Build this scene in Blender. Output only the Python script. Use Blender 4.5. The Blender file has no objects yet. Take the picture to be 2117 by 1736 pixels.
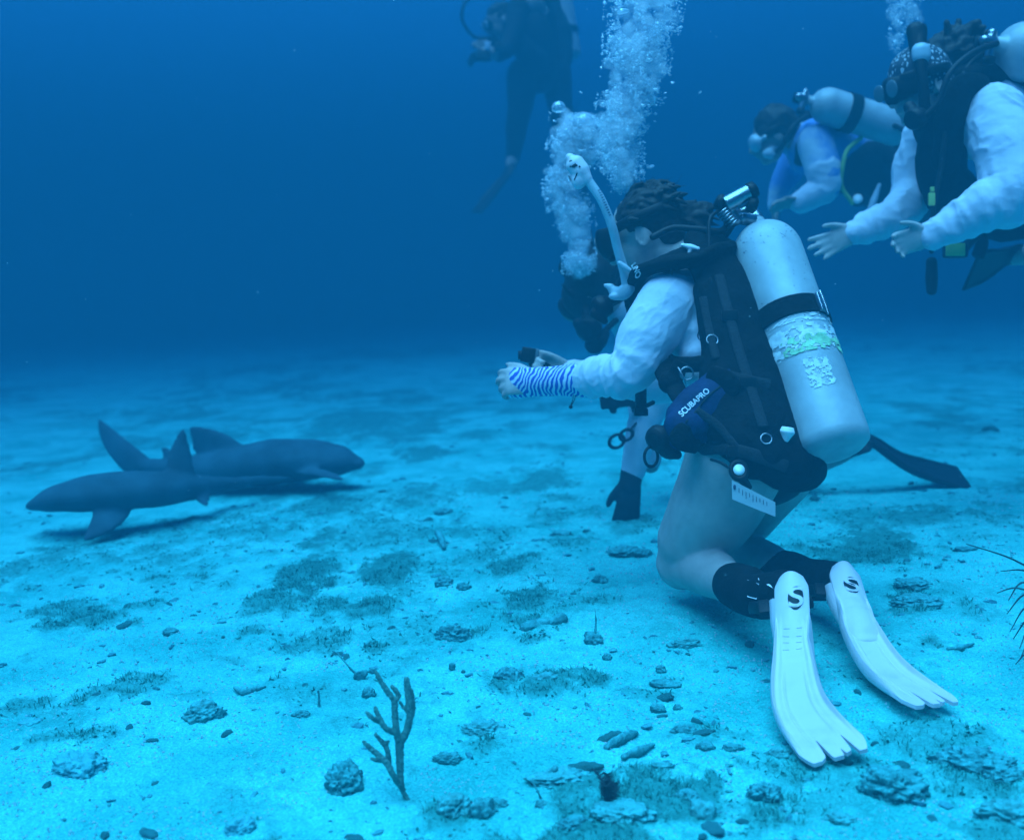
import bpy, bmesh, math, random
import numpy as np
from mathutils import Vector, Matrix
from mathutils.bvhtree import BVHTree
S = bpy.context.scene
C = S.collection
R = math.radians
random.seed(7)
rng = np.random.default_rng(11)

# ---------------------------------------------------------------- camera, world, sun, exposure
W_, H_ = 2117.0, 1736.0
HF = 50.0
FPX = (W_ / 2) / math.tan(R(HF / 2))
CAM = Vector((0, 0, 0.83))
cd = bpy.data.cameras.new('camera')
cam = bpy.data.objects.new('camera', cd)
C.objects.link(cam)
cd.sensor_fit = 'HORIZONTAL'
cd.angle = R(HF)
cd.clip_start = 0.05
cd.clip_end = 600
cd.dof.use_dof = True
cd.dof.focus_distance = 2.5
cd.dof.aperture_fstop = 3.0
cam.matrix_world = Matrix.Translation(CAM) @ Matrix.Rotation(R(90 - 6.7), 4, 'X') @ Matrix.Rotation(R(-2.5), 4, 'Z')
S.camera = cam
CM = cam.matrix_world.copy()
CR, CU, CF = CM.col[0].to_3d(), CM.col[1].to_3d(), -CM.col[2].to_3d()

world = bpy.data.worlds.new('World')
S.world = world
world.use_nodes = True
nt = world.node_tree
bg = nt.nodes['Background']
sky = nt.nodes.new('ShaderNodeTexSky')
sky.sky_type = 'NISHITA'
sky.sun_disc = False
sky.sun_elevation = R(74)
sky.sun_rotation = R(-30)
tint = nt.nodes.new('ShaderNodeMixRGB')          # daylight filtered by the water column above
tint.blend_type = 'MULTIPLY'
tint.inputs[0].default_value = 1
tint.inputs[2].default_value = (0.04, 0.60, 1.0, 1)
nt.links.new(sky.outputs[0], tint.inputs[1])
nt.links.new(tint.outputs[0], bg.inputs[0])
bg.inputs[1].default_value = 0.10

sl = bpy.data.lights.new('sun', 'SUN')
sl.energy = 4.2
sl.angle = R(60)
sl.color = (0.19, 0.765, 1.0)
sun = bpy.data.objects.new('sun', sl)
C.objects.link(sun)
sun.location = (0, 0, 20)
sun.rotation_euler = (R(16), 0, R(-30))
vs = S.view_settings
vs.view_transform = 'Standard'
vs.look = 'None'
vs.exposure = 2.52
vs.gamma = 1
S.cycles.use_denoising = True
S.cycles.volume_bounces = 1
S.cycles.max_bounces = 8
S.cycles.transparent_max_bounces = 32

# ---------------------------------------------------------------- helpers
def V3(p):
    return np.array((p[0], p[1], p[2]), float)

def P(px, py, d):
    """the point d metres along the view axis seen at pixel (px, py) of a 2117 x 1736 picture"""
    return CM @ Vector(((px - W_ / 2) / FPX * d, -(py - H_ / 2) / FPX * d, -d))

def L(*t):
    return [P(*q) for q in t]

def hash2(ix, iy, s):
    v = np.sin(ix * 127.1 + iy * 311.7 + s * 74.7) * 43758.5453
    return v - np.floor(v)

def vn2(x, y, s=0):
    ix, iy = np.floor(x), np.floor(y)
    fx, fy = x - ix, y - iy
    fx, fy = fx * fx * (3 - 2 * fx), fy * fy * (3 - 2 * fy)
    a, b = hash2(ix, iy, s), hash2(ix + 1, iy, s)
    c, d = hash2(ix, iy + 1, s), hash2(ix + 1, iy + 1, s)
    return (a + (b - a) * fx) * (1 - fy) + (c + (d - c) * fx) * fy

def fbm2(x, y, s=0, o=4, g=.5):
    t, a, n = 0, 1, 0
    for k in range(o):
        t = t + a * vn2(x * 2 ** k + 13.7 * k, y * 2 ** k - 7.1 * k, s + k)
        n += a
        a *= g
    return t / n

def hash3(ix, iy, iz, s):
    v = np.sin(ix * 127.1 + iy * 311.7 + iz * 191.3 + s * 74.7) * 43758.5453
    return v - np.floor(v)

def vn3(p, s=0):
    i = np.floor(p)
    f = p - i
    f = f * f * (3 - 2 * f)
    out = 0
    for dx in (0, 1):
        for dy in (0, 1):
            for dz in (0, 1):
                w = (f[:, 0] if dx else 1 - f[:, 0]) * (f[:, 1] if dy else 1 - f[:, 1]) * (f[:, 2] if dz else 1 - f[:, 2])
                out = out + w * hash3(i[:, 0] + dx, i[:, 1] + dy, i[:, 2] + dz, s)
    return out

def fbm3(p, s=0, o=4, g=.5):
    t, a, n = 0, 1, 0
    for k in range(o):
        t = t + a * vn3(p * 2 ** k + 5.3 * k, s + k)
        n += a
        a *= g
    return t / n

def catmull(pts, seg):
    p = [V3(q) for q in pts]
    if len(p) == 2:
        return [p[0] + (p[1] - p[0]) * i / seg for i in range(seg + 1)]
    e = [2 * p[0] - p[1]] + p + [2 * p[-1] - p[-2]]
    out = []
    for i in range(1, len(e) - 2):
        a, b, c, d = e[i - 1:i + 3]
        for k in range(seg):
            t = k / seg
            out.append(.5 * (2 * b + (c - a) * t + (2 * a - 5 * b + 4 * c - d) * t * t + (3 * b - a - 3 * c + d) * t ** 3))
    out.append(p[-1])
    return out

def lerp_list(r, seg):
    out = []
    for i in range(len(r) - 1):
        for k in range(seg):
            t = k / seg
            t = t * t * (3 - 2 * t) * .5 + t * .5
            out.append(r[i] + (r[i + 1] - r[i]) * t)
    out.append(r[-1])
    return out

def tube(pts, rad, n=14, seg=6, up=None, disp=None, round_ends=True, flat_end=False):
    """a rounded tube along pts; rad: one radius or (along up, across) per point"""
    c = np.array(catmull(pts, seg))
    rr = [np.array((q, q) if not hasattr(q, '__len__') else q, float) for q in (rad if hasattr(rad, '__len__') else [rad] * len(pts))]
    r = np.array(lerp_list(rr, seg))
    m = len(c)
    T = np.gradient(c, axis=0)
    T /= np.linalg.norm(T, axis=1)[:, None] + 1e-12
    if up is None:
        a = np.cross(T[0], (0, 0, 1.0))
        if np.linalg.norm(a) < .2:
            a = np.cross(T[0], (1.0, 0, 0))
    else:
        a = V3(up)
    A = []
    for i in range(m):
        if up is not None:
            a = V3(up) if i == 0 else .5 * a + .5 * V3(up)
        a = a - T[i] * np.dot(a, T[i])
        a /= np.linalg.norm(a) + 1e-12
        A.append(a)
    A = np.array(A)
    B = np.cross(T, A)
    th = np.arange(n) * 2 * math.pi / n
    rings = []
    def ring(ci, Ai, Bi, ra, rb, s):
        k = np.ones(n)
        if disp is not None:
            k = disp(s, th)
        return ci + (np.cos(th) * ra * k)[:, None] * Ai + (np.sin(th) * rb * k)[:, None] * Bi
    if round_ends:
        for q in (.995, .8, .45):
            e = min(r[0])
            rings.append(ring(c[0] - T[0] * e * q, A[0], B[0], r[0][0] * math.sqrt(1 - q * q), r[0][1] * math.sqrt(1 - q * q), 0))
    for i in range(m):
        rings.append(ring(c[i], A[i], B[i], r[i][0], r[i][1], i / (m - 1)))
    if round_ends:
        for q in (.45, .8, .995):
            e = min(r[-1])
            rings.append(ring(c[-1] + T[-1] * e * q, A[-1], B[-1], r[-1][0] * math.sqrt(1 - q * q), r[-1][1] * math.sqrt(1 - q * q), 1))
    V = np.concatenate(rings)
    k = len(rings)
    F = [(i * n + j, i * n + (j + 1) % n, (i + 1) * n + (j + 1) % n, (i + 1) * n + j) for i in range(k - 1) for j in range(n)]
    F.append(tuple(reversed(range(n))))
    F.append(tuple(range((k - 1) * n, k * n)))
    return V, F

def ico(sub):
    bm = bmesh.new()
    bmesh.ops.create_icosphere(bm, subdivisions=sub, radius=1)
    bm.verts.ensure_lookup_table()
    V = np.array([v.co[:] for v in bm.verts])
    F = [tuple(v.index for v in f.verts) for f in bm.faces]
    bm.free()
    return V, F
ICO = {k: ico(k) for k in (1, 2, 3, 4, 5)}

def frame(z, x=None):
    z = V3(z); z /= np.linalg.norm(z)
    x = V3(x) if x is not None else (np.array((1., 0, 0)) if abs(z[0]) < .8 else np.array((0, 1., 0)))
    x = x - z * np.dot(x, z); x /= np.linalg.norm(x)
    return x, np.cross(z, x), z

def ell(c, r, z=(0, 0, 1), x=None, sub=3):
    X, Y, Z = frame(z, x)
    V, F = ICO[sub]
    r = (r, r, r) if not hasattr(r, '__len__') else r
    return V3(c) + V[:, :1] * r[0] * X + V[:, 1:2] * r[1] * Y + V[:, 2:] * r[2] * Z, F

def lathe(c, axis, prof, n=32, x=None):
    """profile: (distance along axis, radius) pairs"""
    X, Y, Z = frame(axis, x)
    th = np.arange(n) * 2 * math.pi / n
    V = np.concatenate([V3(c) + Z * h + (np.cos(th) * r)[:, None] * X + (np.sin(th) * r)[:, None] * Y for h, r in prof])
    k = len(prof)
    F = [(i * n + j, i * n + (j + 1) % n, (i + 1) * n + (j + 1) % n, (i + 1) * n + j) for i in range(k - 1) for j in range(n)]
    F += [tuple(reversed(range(n))), tuple(range((k - 1) * n, k * n))]
    return V, F

def rbox(c, half, z=(0, 0, 1), x=None, bevel=.15):
    """a bevelled box: half sizes along x, y, z of the given frame"""
    X, Y, Z = frame(z, x)
    bm = bmesh.new()
    bmesh.ops.create_cube(bm, size=2)
    for v in bm.verts:
        v.co = Vector((v.co.x * half[0], v.co.y * half[1], v.co.z * half[2]))
    bmesh.ops.bevel(bm, geom=bm.edges[:] , offset=bevel * min(half) * 2, segments=2, affect='EDGES', profile=.6)
    bm.verts.ensure_lookup_table()
    v = np.array([q.co[:] for q in bm.verts])
    F = [tuple(q.index for q in f.verts) for f in bm.faces]
    bm.free()
    return V3(c) + v[:, :1] * X + v[:, 1:2] * Y + v[:, 2:] * Z, F

def torus(c, axis, Rr, r, n=24, m=8, x=None, sx=1.0):
    X, Y, Z = frame(axis, x)
    V, F = [], []
    for i in range(n):
        a = 2 * math.pi * i / n
        d = X * math.cos(a) * sx + Y * math.sin(a)
        for j in range(m):
            b = 2 * math.pi * j / m
            V.append(V3(c) + d * (Rr + r * math.cos(b)) + Z * r * math.sin(b))
            F.append((i * m + j, ((i + 1) % n) * m + j, ((i + 1) % n) * m + (j + 1) % m, i * m + (j + 1) % m))
    return np.array(V), F

def merge(*gs):
    V, F, o = [], [], 0
    for v, f in gs:
        V.append(v)
        F += [tuple(i + o for i in q) for q in f]
        o += len(v)
    return np.concatenate(V), F

def to_mesh(name, g):
    me = bpy.data.meshes.new(name)
    V, F = g
    me.from_pydata(np.asarray(V).tolist(), [], F)
    me.update()
    return me

def union(parts, voxel=.006, smooth=3, fac=.5):
    """one continuous surface out of overlapping closed pieces"""
    me = to_mesh('tmp', merge(*parts))
    o = bpy.data.objects.new('tmp', me)
    C.objects.link(o)
    md = o.modifiers.new('r', 'REMESH'); md.mode = 'VOXEL'; md.voxel_size = voxel
    if smooth:
        ms = o.modifiers.new('s', 'SMOOTH'); ms.factor = fac; ms.iterations = smooth
    dg = bpy.context.evaluated_depsgraph_get()
    e = o.evaluated_get(dg).to_mesh()
    V = np.empty(len(e.vertices) * 3)
    e.vertices.foreach_get('co', V)
    F = [tuple(p.vertices) for p in e.polygons]
    o.evaluated_get(dg).to_mesh_clear()
    bpy.data.objects.remove(o)
    bpy.data.meshes.remove(me)
    return V.reshape(-1, 3), F

def normals(g):
    V, F = g
    N = np.zeros_like(V)
    f4 = np.array([q if len(q) == 4 else (q[0], q[1], q[2], q[2]) for q in F if len(q) in (3, 4)])
    fn = np.cross(V[f4[:, 2]] - V[f4[:, 0]], V[f4[:, 3]] - V[f4[:, 1]])
    tri = f4[:, 2] == f4[:, 3]
    fn[tri] = np.cross(V[f4[tri, 1]] - V[f4[tri, 0]], V[f4[tri, 2]] - V[f4[tri, 0]])
    for k in range(4):
        np.add.at(N, f4[:, k], fn)
    return N / (np.linalg.norm(N, axis=1)[:, None] + 1e-12)

def roughen(g, amp, scale, s=0, o=3):
    V, F = g
    return V + normals(g) * ((fbm3(V * scale, s, o) - .5) * 2 * amp)[:, None], F

def crease(g, amp, scale, along, s=0, k=.78):
    """ridged cloth creases drawn out along a direction"""
    V, F = g
    d = V3(along) / np.linalg.norm(V3(along))
    q = V - np.outer(V @ d, d) * k
    w = fbm3(V * scale * .35, s + 40, 2)
    r = (1 - np.abs(fbm3(q * scale + w[:, None] * 1.6, s, 3, .45) * 2 - 1) * 2.2).clip(0, 1) ** 2.5
    return V + normals(g) * (amp * (r * (.3 + w) - .25))[:, None], F

def root_of(o):
    while o.parent is not None:
        o = o.parent
    return o

def tag(o, label=None, cat=None, group=None, kind=None):
    for k, v in (('label', label), ('category', cat), ('group', group), ('kind', kind)):
        if v:
            o[k] = v
    return o

def thing(name, label, cat, loc, group=None):
    o = bpy.data.objects.new(name, None)
    o.empty_display_size = .05
    C.objects.link(o)
    o.location = Vector(loc)
    return tag(o, label, cat, group)

def obj(name, g, m, parent=None, origin=None, smooth=True, label=None):
    """link one mesh object; g is in world coordinates"""
    V, F = g
    off = V3(root_of(parent).location) if parent is not None else V3(origin if origin is not None else (0, 0, 0))
    me = to_mesh(name, (np.asarray(V) - off, F))
    me.materials.append(m)
    if smooth:
        me.polygons.foreach_set('use_smooth', [True] * len(me.polygons))
    o = bpy.data.objects.new(name, me)
    C.objects.link(o)
    if parent is not None:
        o.parent = parent
    else:
        o.location = Vector(off)
    if label:
        o['label'] = label
    return o

def sharp(o, ang=35):
    try:
        o.data.set_sharp_from_angle(angle=R(ang))
    except Exception:
        pass
    return o

def text_geo(s, size, center, right, upv, bvh=None, ray=None, off=.0025, depth=.0):
    cu = bpy.data.curves.new('t', 'FONT')
    cu.body = s; cu.size = size; cu.align_x = 'CENTER'; cu.align_y = 'CENTER'; cu.offset = size * .012
    o = bpy.data.objects.new('t', cu)
    C.objects.link(o)
    dg = bpy.context.evaluated_depsgraph_get()
    e = o.evaluated_get(dg).to_mesh()
    bm = bmesh.new(); bm.from_mesh(e)
    bmesh.ops.subdivide_edges(bm, edges=[q for q in bm.edges if q.calc_length() > size * .3], cuts=2)
    bmesh.ops.triangulate(bm, faces=bm.faces[:])
    bm.verts.ensure_lookup_table()
    v = np.array([q.co[:] for q in bm.verts]); F = [tuple(q.index for q in f.verts) for f in bm.faces]
    bm.free()
    o.evaluated_get(dg).to_mesh_clear()
    bpy.data.objects.remove(o); bpy.data.curves.remove(cu)
    X = V3(right) / np.linalg.norm(V3(right)); U = V3(upv); U = U - X * np.dot(U, X); U /= np.linalg.norm(U)
    Wd = V3(center) + v[:, :1] * X + v[:, 1:2] * U
    if bvh is not None:
        Wd = drape(Wd, bvh, ray, off)
    return Wd, F

def drape(pts, bvh, ray, off=.0025):
    out = []
    d = Vector(ray).normalized()
    last = None
    for p in pts:
        q = Vector(p) - d * .5
        h = bvh.ray_cast(q, d, 1.2)
        if h[0] is not None:
            last = (h[0] - d * off, Vector(p))
            out.append(V3(last[0]))
        elif last is not None:
            out.append(V3(last[0] + (Vector(p) - last[1])))
        else:
            out.append(V3(p))
    return np.array(out)

def bvh_of(*gs):
    V, F = merge(*gs)
    return BVHTree.FromPolygons([tuple(v) for v in V], F)

# ---------------------------------------------------------------- materials
def mat(name, col, rough=.7, metal=0.0, var=.18, scale=9.0, bump=.0, bscale=60.0, col2=None, thr=None, coat=0.0, spec=.35):
    m = bpy.data.materials.new(name)
    m.use_nodes = True
    nt = m.node_tree
    p = nt.nodes['Principled BSDF']
    p.inputs['Roughness'].default_value = rough
    p.inputs['Metallic'].default_value = metal
    p.inputs['Specular IOR Level'].default_value = spec
    tc = nt.nodes.new('ShaderNodeTexCoord')
    nz = nt.nodes.new('ShaderNodeTexNoise')
    nz.inputs['Scale'].default_value = scale
    nz.inputs['Detail'].default_value = 6
    nz.inputs['Roughness'].default_value = .62
    nt.links.new(tc.outputs['Object'], nz.inputs['Vector'])
    rp = nt.nodes.new('ShaderNodeValToRGB')
    c2 = col2 if col2 is not None else tuple(min(1, c * (1 + var)) for c in col)
    c1 = col if col2 is not None else tuple(c * (1 - var) for c in col)
    rp.color_ramp.elements[0].color = (*c1, 1)
    rp.color_ramp.elements[1].color = (*c2, 1)
    lo, hi = thr if thr else (.35, .65)
    rp.color_ramp.elements[0].position = lo
    rp.color_ramp.elements[1].position = hi
    nt.links.new(nz.outputs['Fac'], rp.inputs['Fac'])
    nt.links.new(rp.outputs['Color'], p.inputs['Base Color'])
    if bump:
        n2 = nt.nodes.new('ShaderNodeTexNoise')
        n2.inputs['Scale'].default_value = bscale
        n2.inputs['Detail'].default_value = 4
        nt.links.new(tc.outputs['Object'], n2.inputs['Vector'])
        b = nt.nodes.new('ShaderNodeBump')
        b.inputs['Strength'].default_value = bump
        b.inputs['Distance'].default_value = .01
        nt.links.new(n2.outputs['Fac'], b.inputs['Height'])
        nt.links.new(b.outputs['Normal'], p.inputs['Normal'])
    return m

MT = dict(
    skin=mat('skin', (.42, .37, .35), .6, var=.16, scale=9, bump=.12, bscale=140),
    skin_tan=mat('skin_tan', (.33, .27, .24), .55, var=.1, scale=14),
    white_cloth=mat('white_cloth', (.62, .62, .71), .85, var=.03, scale=30, bump=.12, bscale=160),
    pale_cloth=mat('pale_cloth', (.46, .52, .60), .85, var=.07, scale=20, bump=.15, bscale=120),
    blue_cloth=mat('blue_cloth', (.10, .24, .58), .8, col2=(.50, .57, .66), thr=(.42, .58), scale=3.0, bump=.15, bscale=120),
    black_cloth=mat('black_cloth', (.006, .007, .008), .8, var=.4, scale=22, bump=.5, bscale=70, spec=.08),
    wetsuit=mat('wetsuit', (.014, .02, .024), .75, var=.35, scale=12, bump=.3, bscale=40, spec=.1),
    navy=mat('navy_cloth', (.006, .018, .065), .75, var=.3, scale=20, bump=.4, bscale=60, spec=.2),
    rubber=mat('black_rubber', (.007, .008, .009), .5, var=.3, scale=30, spec=.2),
    hair=mat('hair', (.018, .014, .012), .6, var=.5, scale=60, spec=.25),
    fin_white=mat('white_rubber', (.70, .64, .68), .42, col2=(.58, .54, .57), thr=(.52, .75), scale=16, bump=.10, bscale=60),
    chrome=mat('chrome', (.30, .32, .34), .30, 1.0, var=.1, scale=30),
    aluminium=mat('aluminium', (.38, .43, .45), .45, .10, var=.16, scale=9, bump=.06, bscale=40),
    clear=mat('milky_silicone', (.40, .50, .56), .25, var=.1, scale=20),
    white_print=mat('white_print', (.78, .80, .82), .6, var=.05, scale=60),
    sticker=mat('sticker_white', (.66, .72, .74), .6, var=.2, scale=50),
    sticker_yellow=mat('sticker_yellow', (.34, .64, .36), .6, var=.3, scale=40),
    yellow=mat('yellow_plastic', (.28, .44, .12), .5, var=.1),
    ink=mat('dark_ink', (.05, .07, .12), .8, var=.2),
    card=mat('white_card', (.52, .58, .60), .55, var=.08, scale=16),
    face=mat('gauge_face', (.75, .8, .82), .3, var=.05),
)

def glass_mat():
    m = bpy.data.materials.new('mask_lens')
    m.use_nodes = True
    p = m.node_tree.nodes['Principled BSDF']
    p.inputs['Base Color'].default_value = (.12, .16, .18, 1)
    p.inputs['Roughness'].default_value = .05
    p.inputs['Specular IOR Level'].default_value = .6
    return m
MT['lens'] = glass_mat()

def pattern_mat(name, kind):
    m = bpy.data.materials.new(name)
    m.use_nodes = True
    nt = m.node_tree
    p = nt.nodes['Principled BSDF']
    p.inputs['Roughness'].default_value = .8
    tc = nt.nodes.new('ShaderNodeTexCoord')
    rp = nt.nodes.new('ShaderNodeValToRGB')
    rp.color_ramp.interpolation = 'CONSTANT'
    if kind == 'zebra':
        mp = nt.nodes.new('ShaderNodeMapping')
        mp.inputs['Rotation'].default_value = (0, R(-25), R(18))
        wv = nt.nodes.new('ShaderNodeTexWave')
        wv.bands_direction = 'X'
        wv.inputs['Scale'].default_value = 25
        wv.inputs['Distortion'].default_value = 10
        wv.inputs['Detail'].default_value = 1.6
        wv.inputs['Detail Scale'].default_value = .9
        nt.links.new(tc.outputs['Object'], mp.inputs['Vector'])
        nt.links.new(mp.outputs['Vector'], wv.inputs['Vector'])
        nt.links.new(wv.outputs['Fac'], rp.inputs['Fac'])
        rp.color_ramp.elements[0].color = (.03, .08, .44, 1)
        rp.color_ramp.elements[1].color = (.62, .70, .80, 1)
        rp.color_ramp.elements[1].position = .56
    else:
        vo = nt.nodes.new('ShaderNodeTexVoronoi')
        vo.feature = 'DISTANCE_TO_EDGE'
        vo.inputs['Scale'].default_value = 62
        nt.links.new(tc.outputs['Object'], vo.inputs['Vector'])
        nt.links.new(vo.outputs['Distance'], rp.inputs['Fac'])
        rp.color_ramp.elements[0].color = (.02, .03, .05, 1)
        rp.color_ramp.elements[1].color = (.42, .5, .55, 1)
        rp.color_ramp.elements[1].position = .2
    nt.links.new(rp.outputs['Color'], p.inputs['Base Color'])
    return m
MT['zebra'] = pattern_mat('zebra_print', 'zebra')
MT['scarf'] = pattern_mat('scarf_print', 'scarf')

# ---------------------------------------------------------------- sea bed
def plane_hit(px, py, z=0.0):
    d = (P(px, py, 1.0) - CAM)
    t = (z - CAM.z) / d.z
    return CAM + d * t

# algae patches seen in the photograph: pixel centre, half width, half height, strength
PATCH = [(203, 1261, 75, 20, .8), (95, 1247, 50, 15, .8), (266, 1382, 62, 24, .75), (545, 1239, 60, 32, .8), (178, 1490, 70, 12, .6), (105, 1492, 30, 12, .6),
         (44, 1423, 32, 14, .7), (828, 1153, 60, 38, 1), (1052, 1150, 75, 24, .9), (636, 1166, 62, 28, 1), (1100, 1240, 78, 40, .9), (796, 1093, 110, 25, 1),
         (556, 1234, 60, 34, .8), (757, 1250, 52, 22, .9), (783, 1314, 46, 26, .9), (668, 1298, 90, 20, .75), (684, 1240, 44, 24, .85), (988, 1288, 52, 18, .8),
         (1116, 1389, 82, 26, .9), (1316, 1632, 190, 66, .95), (1166, 1607, 80, 24, .95), (920, 1650, 70, 40, .8), (1010, 1510, 60, 34, .8), (1804, 1124, 95, 26, 1),
         (1894, 1210, 40, 14, .9), (1901, 1242, 50, 13, .8), (1898, 1308, 60, 18, .8), (1933, 1484, 80, 30, .6), (2077, 1691, 60, 40, .8), (1580, 1560, 60, 30, .7),
         (1930, 1065, 110, 16, .8), (1760, 1060, 60, 14, .6), (700, 1045, 60, 14, .9), (860, 1020, 60, 22, .9), (1000, 1000, 60, 16, .7), (1130, 1060, 60, 18, .7),
         (1190, 1110, 50, 22, .8), (1280, 1085, 50, 16, .7), (1120, 985, 46, 16, .9), (880, 925, 40, 15, .9), (740, 865, 70, 10, .8), (980, 900, 60, 10, .8),
         (330, 1090, 60, 14, .6), (120, 1150, 60, 14, .6), (330, 1180, 50, 14, .7), (1080, 1300, 50, 12, .6), (1340, 1400, 60, 14, .55), (1440, 1480, 70, 20, .5),
         (120, 1450, 60, 16, .4), (400, 1400, 50, 14, .45), (1250, 1700, 190, 34, .95), (1470, 1690, 90, 26, .6), (1740, 1560, 60, 26, .5), (560, 1700, 40, 26, .8),
         (1690, 1620, 90, 30, .45), (2040, 1590, 90, 26, .8), (1200, 1220, 60, 20, .6), (480, 1330, 50, 12, .5), (50, 1330, 30, 16, .5), (310, 1240, 50, 16, .5)]
PW = []
for (px, py, hw, hh, st) in PATCH:
    c = plane_hit(px, py)
    D = (c - CAM).length
    near, far = plane_hit(px, py + hh), plane_hit(px, max(py - hh, 660))
    PW.append((c.x, c.y, hw * D / FPX, max(.03, (far - near).length / 2), st))

def algae(x, y):
    """0..1 cover of thin turf algae: broad mottling everywhere plus the larger mats of the photograph, frayed at every scale"""
    n1 = fbm2(x * 4.1 + 3, y * 2.6, 3, 5, .62)
    n2 = fbm2(x * .9, y * .42, 21, 4, .55)
    n3 = fbm2(x * 19 + 5, y * 12, 9, 4, .68)
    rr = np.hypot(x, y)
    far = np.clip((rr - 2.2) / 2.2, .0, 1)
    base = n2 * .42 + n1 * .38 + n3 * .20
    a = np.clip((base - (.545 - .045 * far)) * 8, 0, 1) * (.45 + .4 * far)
    for (cx, cy, rx, ry, st) in PW:
        q = np.abs(x - cx) + np.abs(y - cy) < 3.4 * (rx + ry)
        if not np.any(q):
            continue
        e = ((x[q] - cx) / rx) ** 2 + ((y[q] - cy) / ry) ** 2
        e = np.sqrt(e) + (n1[q] - .5) * 3.6 + (n3[q] - .5) * 2.4
        a[q] = np.maximum(a[q], st * np.clip((1.35 - e) * 1.1, 0, 1))
    return a

def gz(x, y, fine=True):
    x = np.asarray(x, float); y = np.asarray(y, float)
    z = -.03 + .07 * (fbm2(x * .35, y * .35, 40, 3) - .5) + .03 * (fbm2(x * 1.6, y * 1.6, 50, 3) - .5)
    if fine:
        rr = np.hypot(x, y)
        k = np.clip((9 - rr) / 5, 0, 1)
        z = z + k * (.020 * (fbm2(x * 7, y * 7, 60, 3) - .5) + .016 * (fbm2(x * 26 + y * 6, y * 26, 70, 4, .65) - .5) + .009 * np.clip((3.6 - rr) / 1.5, 0, 1) * (fbm2(x * 62 - y * 20, y * 55, 72, 3, .7) - .5))
    return z

def G(px, py):
    z = -.03
    for _ in range(5):
        c = plane_hit(px, py, z)
        z = float(gz(np.array([c.x]), np.array([c.y]))[0])
    return Vector((c.x, c.y, z))

rad = np.concatenate([np.geomspace(.25, 1.35, 24)[:-1], np.geomspace(1.35, 9, 560)[:-1], np.geomspace(9, 48, 70)])
ang = np.concatenate([np.linspace(R(-34), R(34), 760), np.linspace(R(34), R(326), 90)[1:-1]])
AA, RR = np.meshgrid(ang, rad)
gx, gy = (RR * np.sin(AA)).ravel(), (RR * np.cos(AA)).ravel()
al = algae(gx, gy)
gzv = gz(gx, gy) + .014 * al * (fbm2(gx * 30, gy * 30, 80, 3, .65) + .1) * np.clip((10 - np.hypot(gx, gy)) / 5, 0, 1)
nr, na = len(rad), len(ang)
idx = np.arange(nr * na).reshape(nr, na)
nxt = np.roll(idx, -1, axis=1)
quads = np.stack([idx[:-1], idx[1:], nxt[1:], nxt[:-1]], -1).reshape(-1, 4)
me = bpy.data.meshes.new('sea_bed')
gv = np.concatenate([np.stack([gx, gy, gzv], 1), [[0, 0, -.03]]])
me.vertices.add(len(gv)); me.vertices.foreach_set('co', gv.ravel())
fan = np.stack([np.full(na, nr * na), idx[0], np.roll(idx[0], -1)], 1)
me.loops.add(quads.size + fan.size)
me.loops.foreach_set('vertex_index', np.concatenate([quads.ravel()[::1], fan.ravel()]))
me.polygons.add(len(quads) + len(fan))
me.polygons.foreach_set('loop_start', np.concatenate([np.arange(len(quads)) * 4, len(quads) * 4 + np.arange(len(fan)) * 3]))
me.update(calc_edges=True)
me.validate()
me.flip_normals() if me.polygons[1000].normal.z < 0 else None
me.polygons.foreach_set('use_smooth', [True] * len(me.polygons))
at = me.attributes.new('algae', 'FLOAT', 'POINT')
at.data.foreach_set('value', np.concatenate([al, [0.]]).astype(np.float32))

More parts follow.
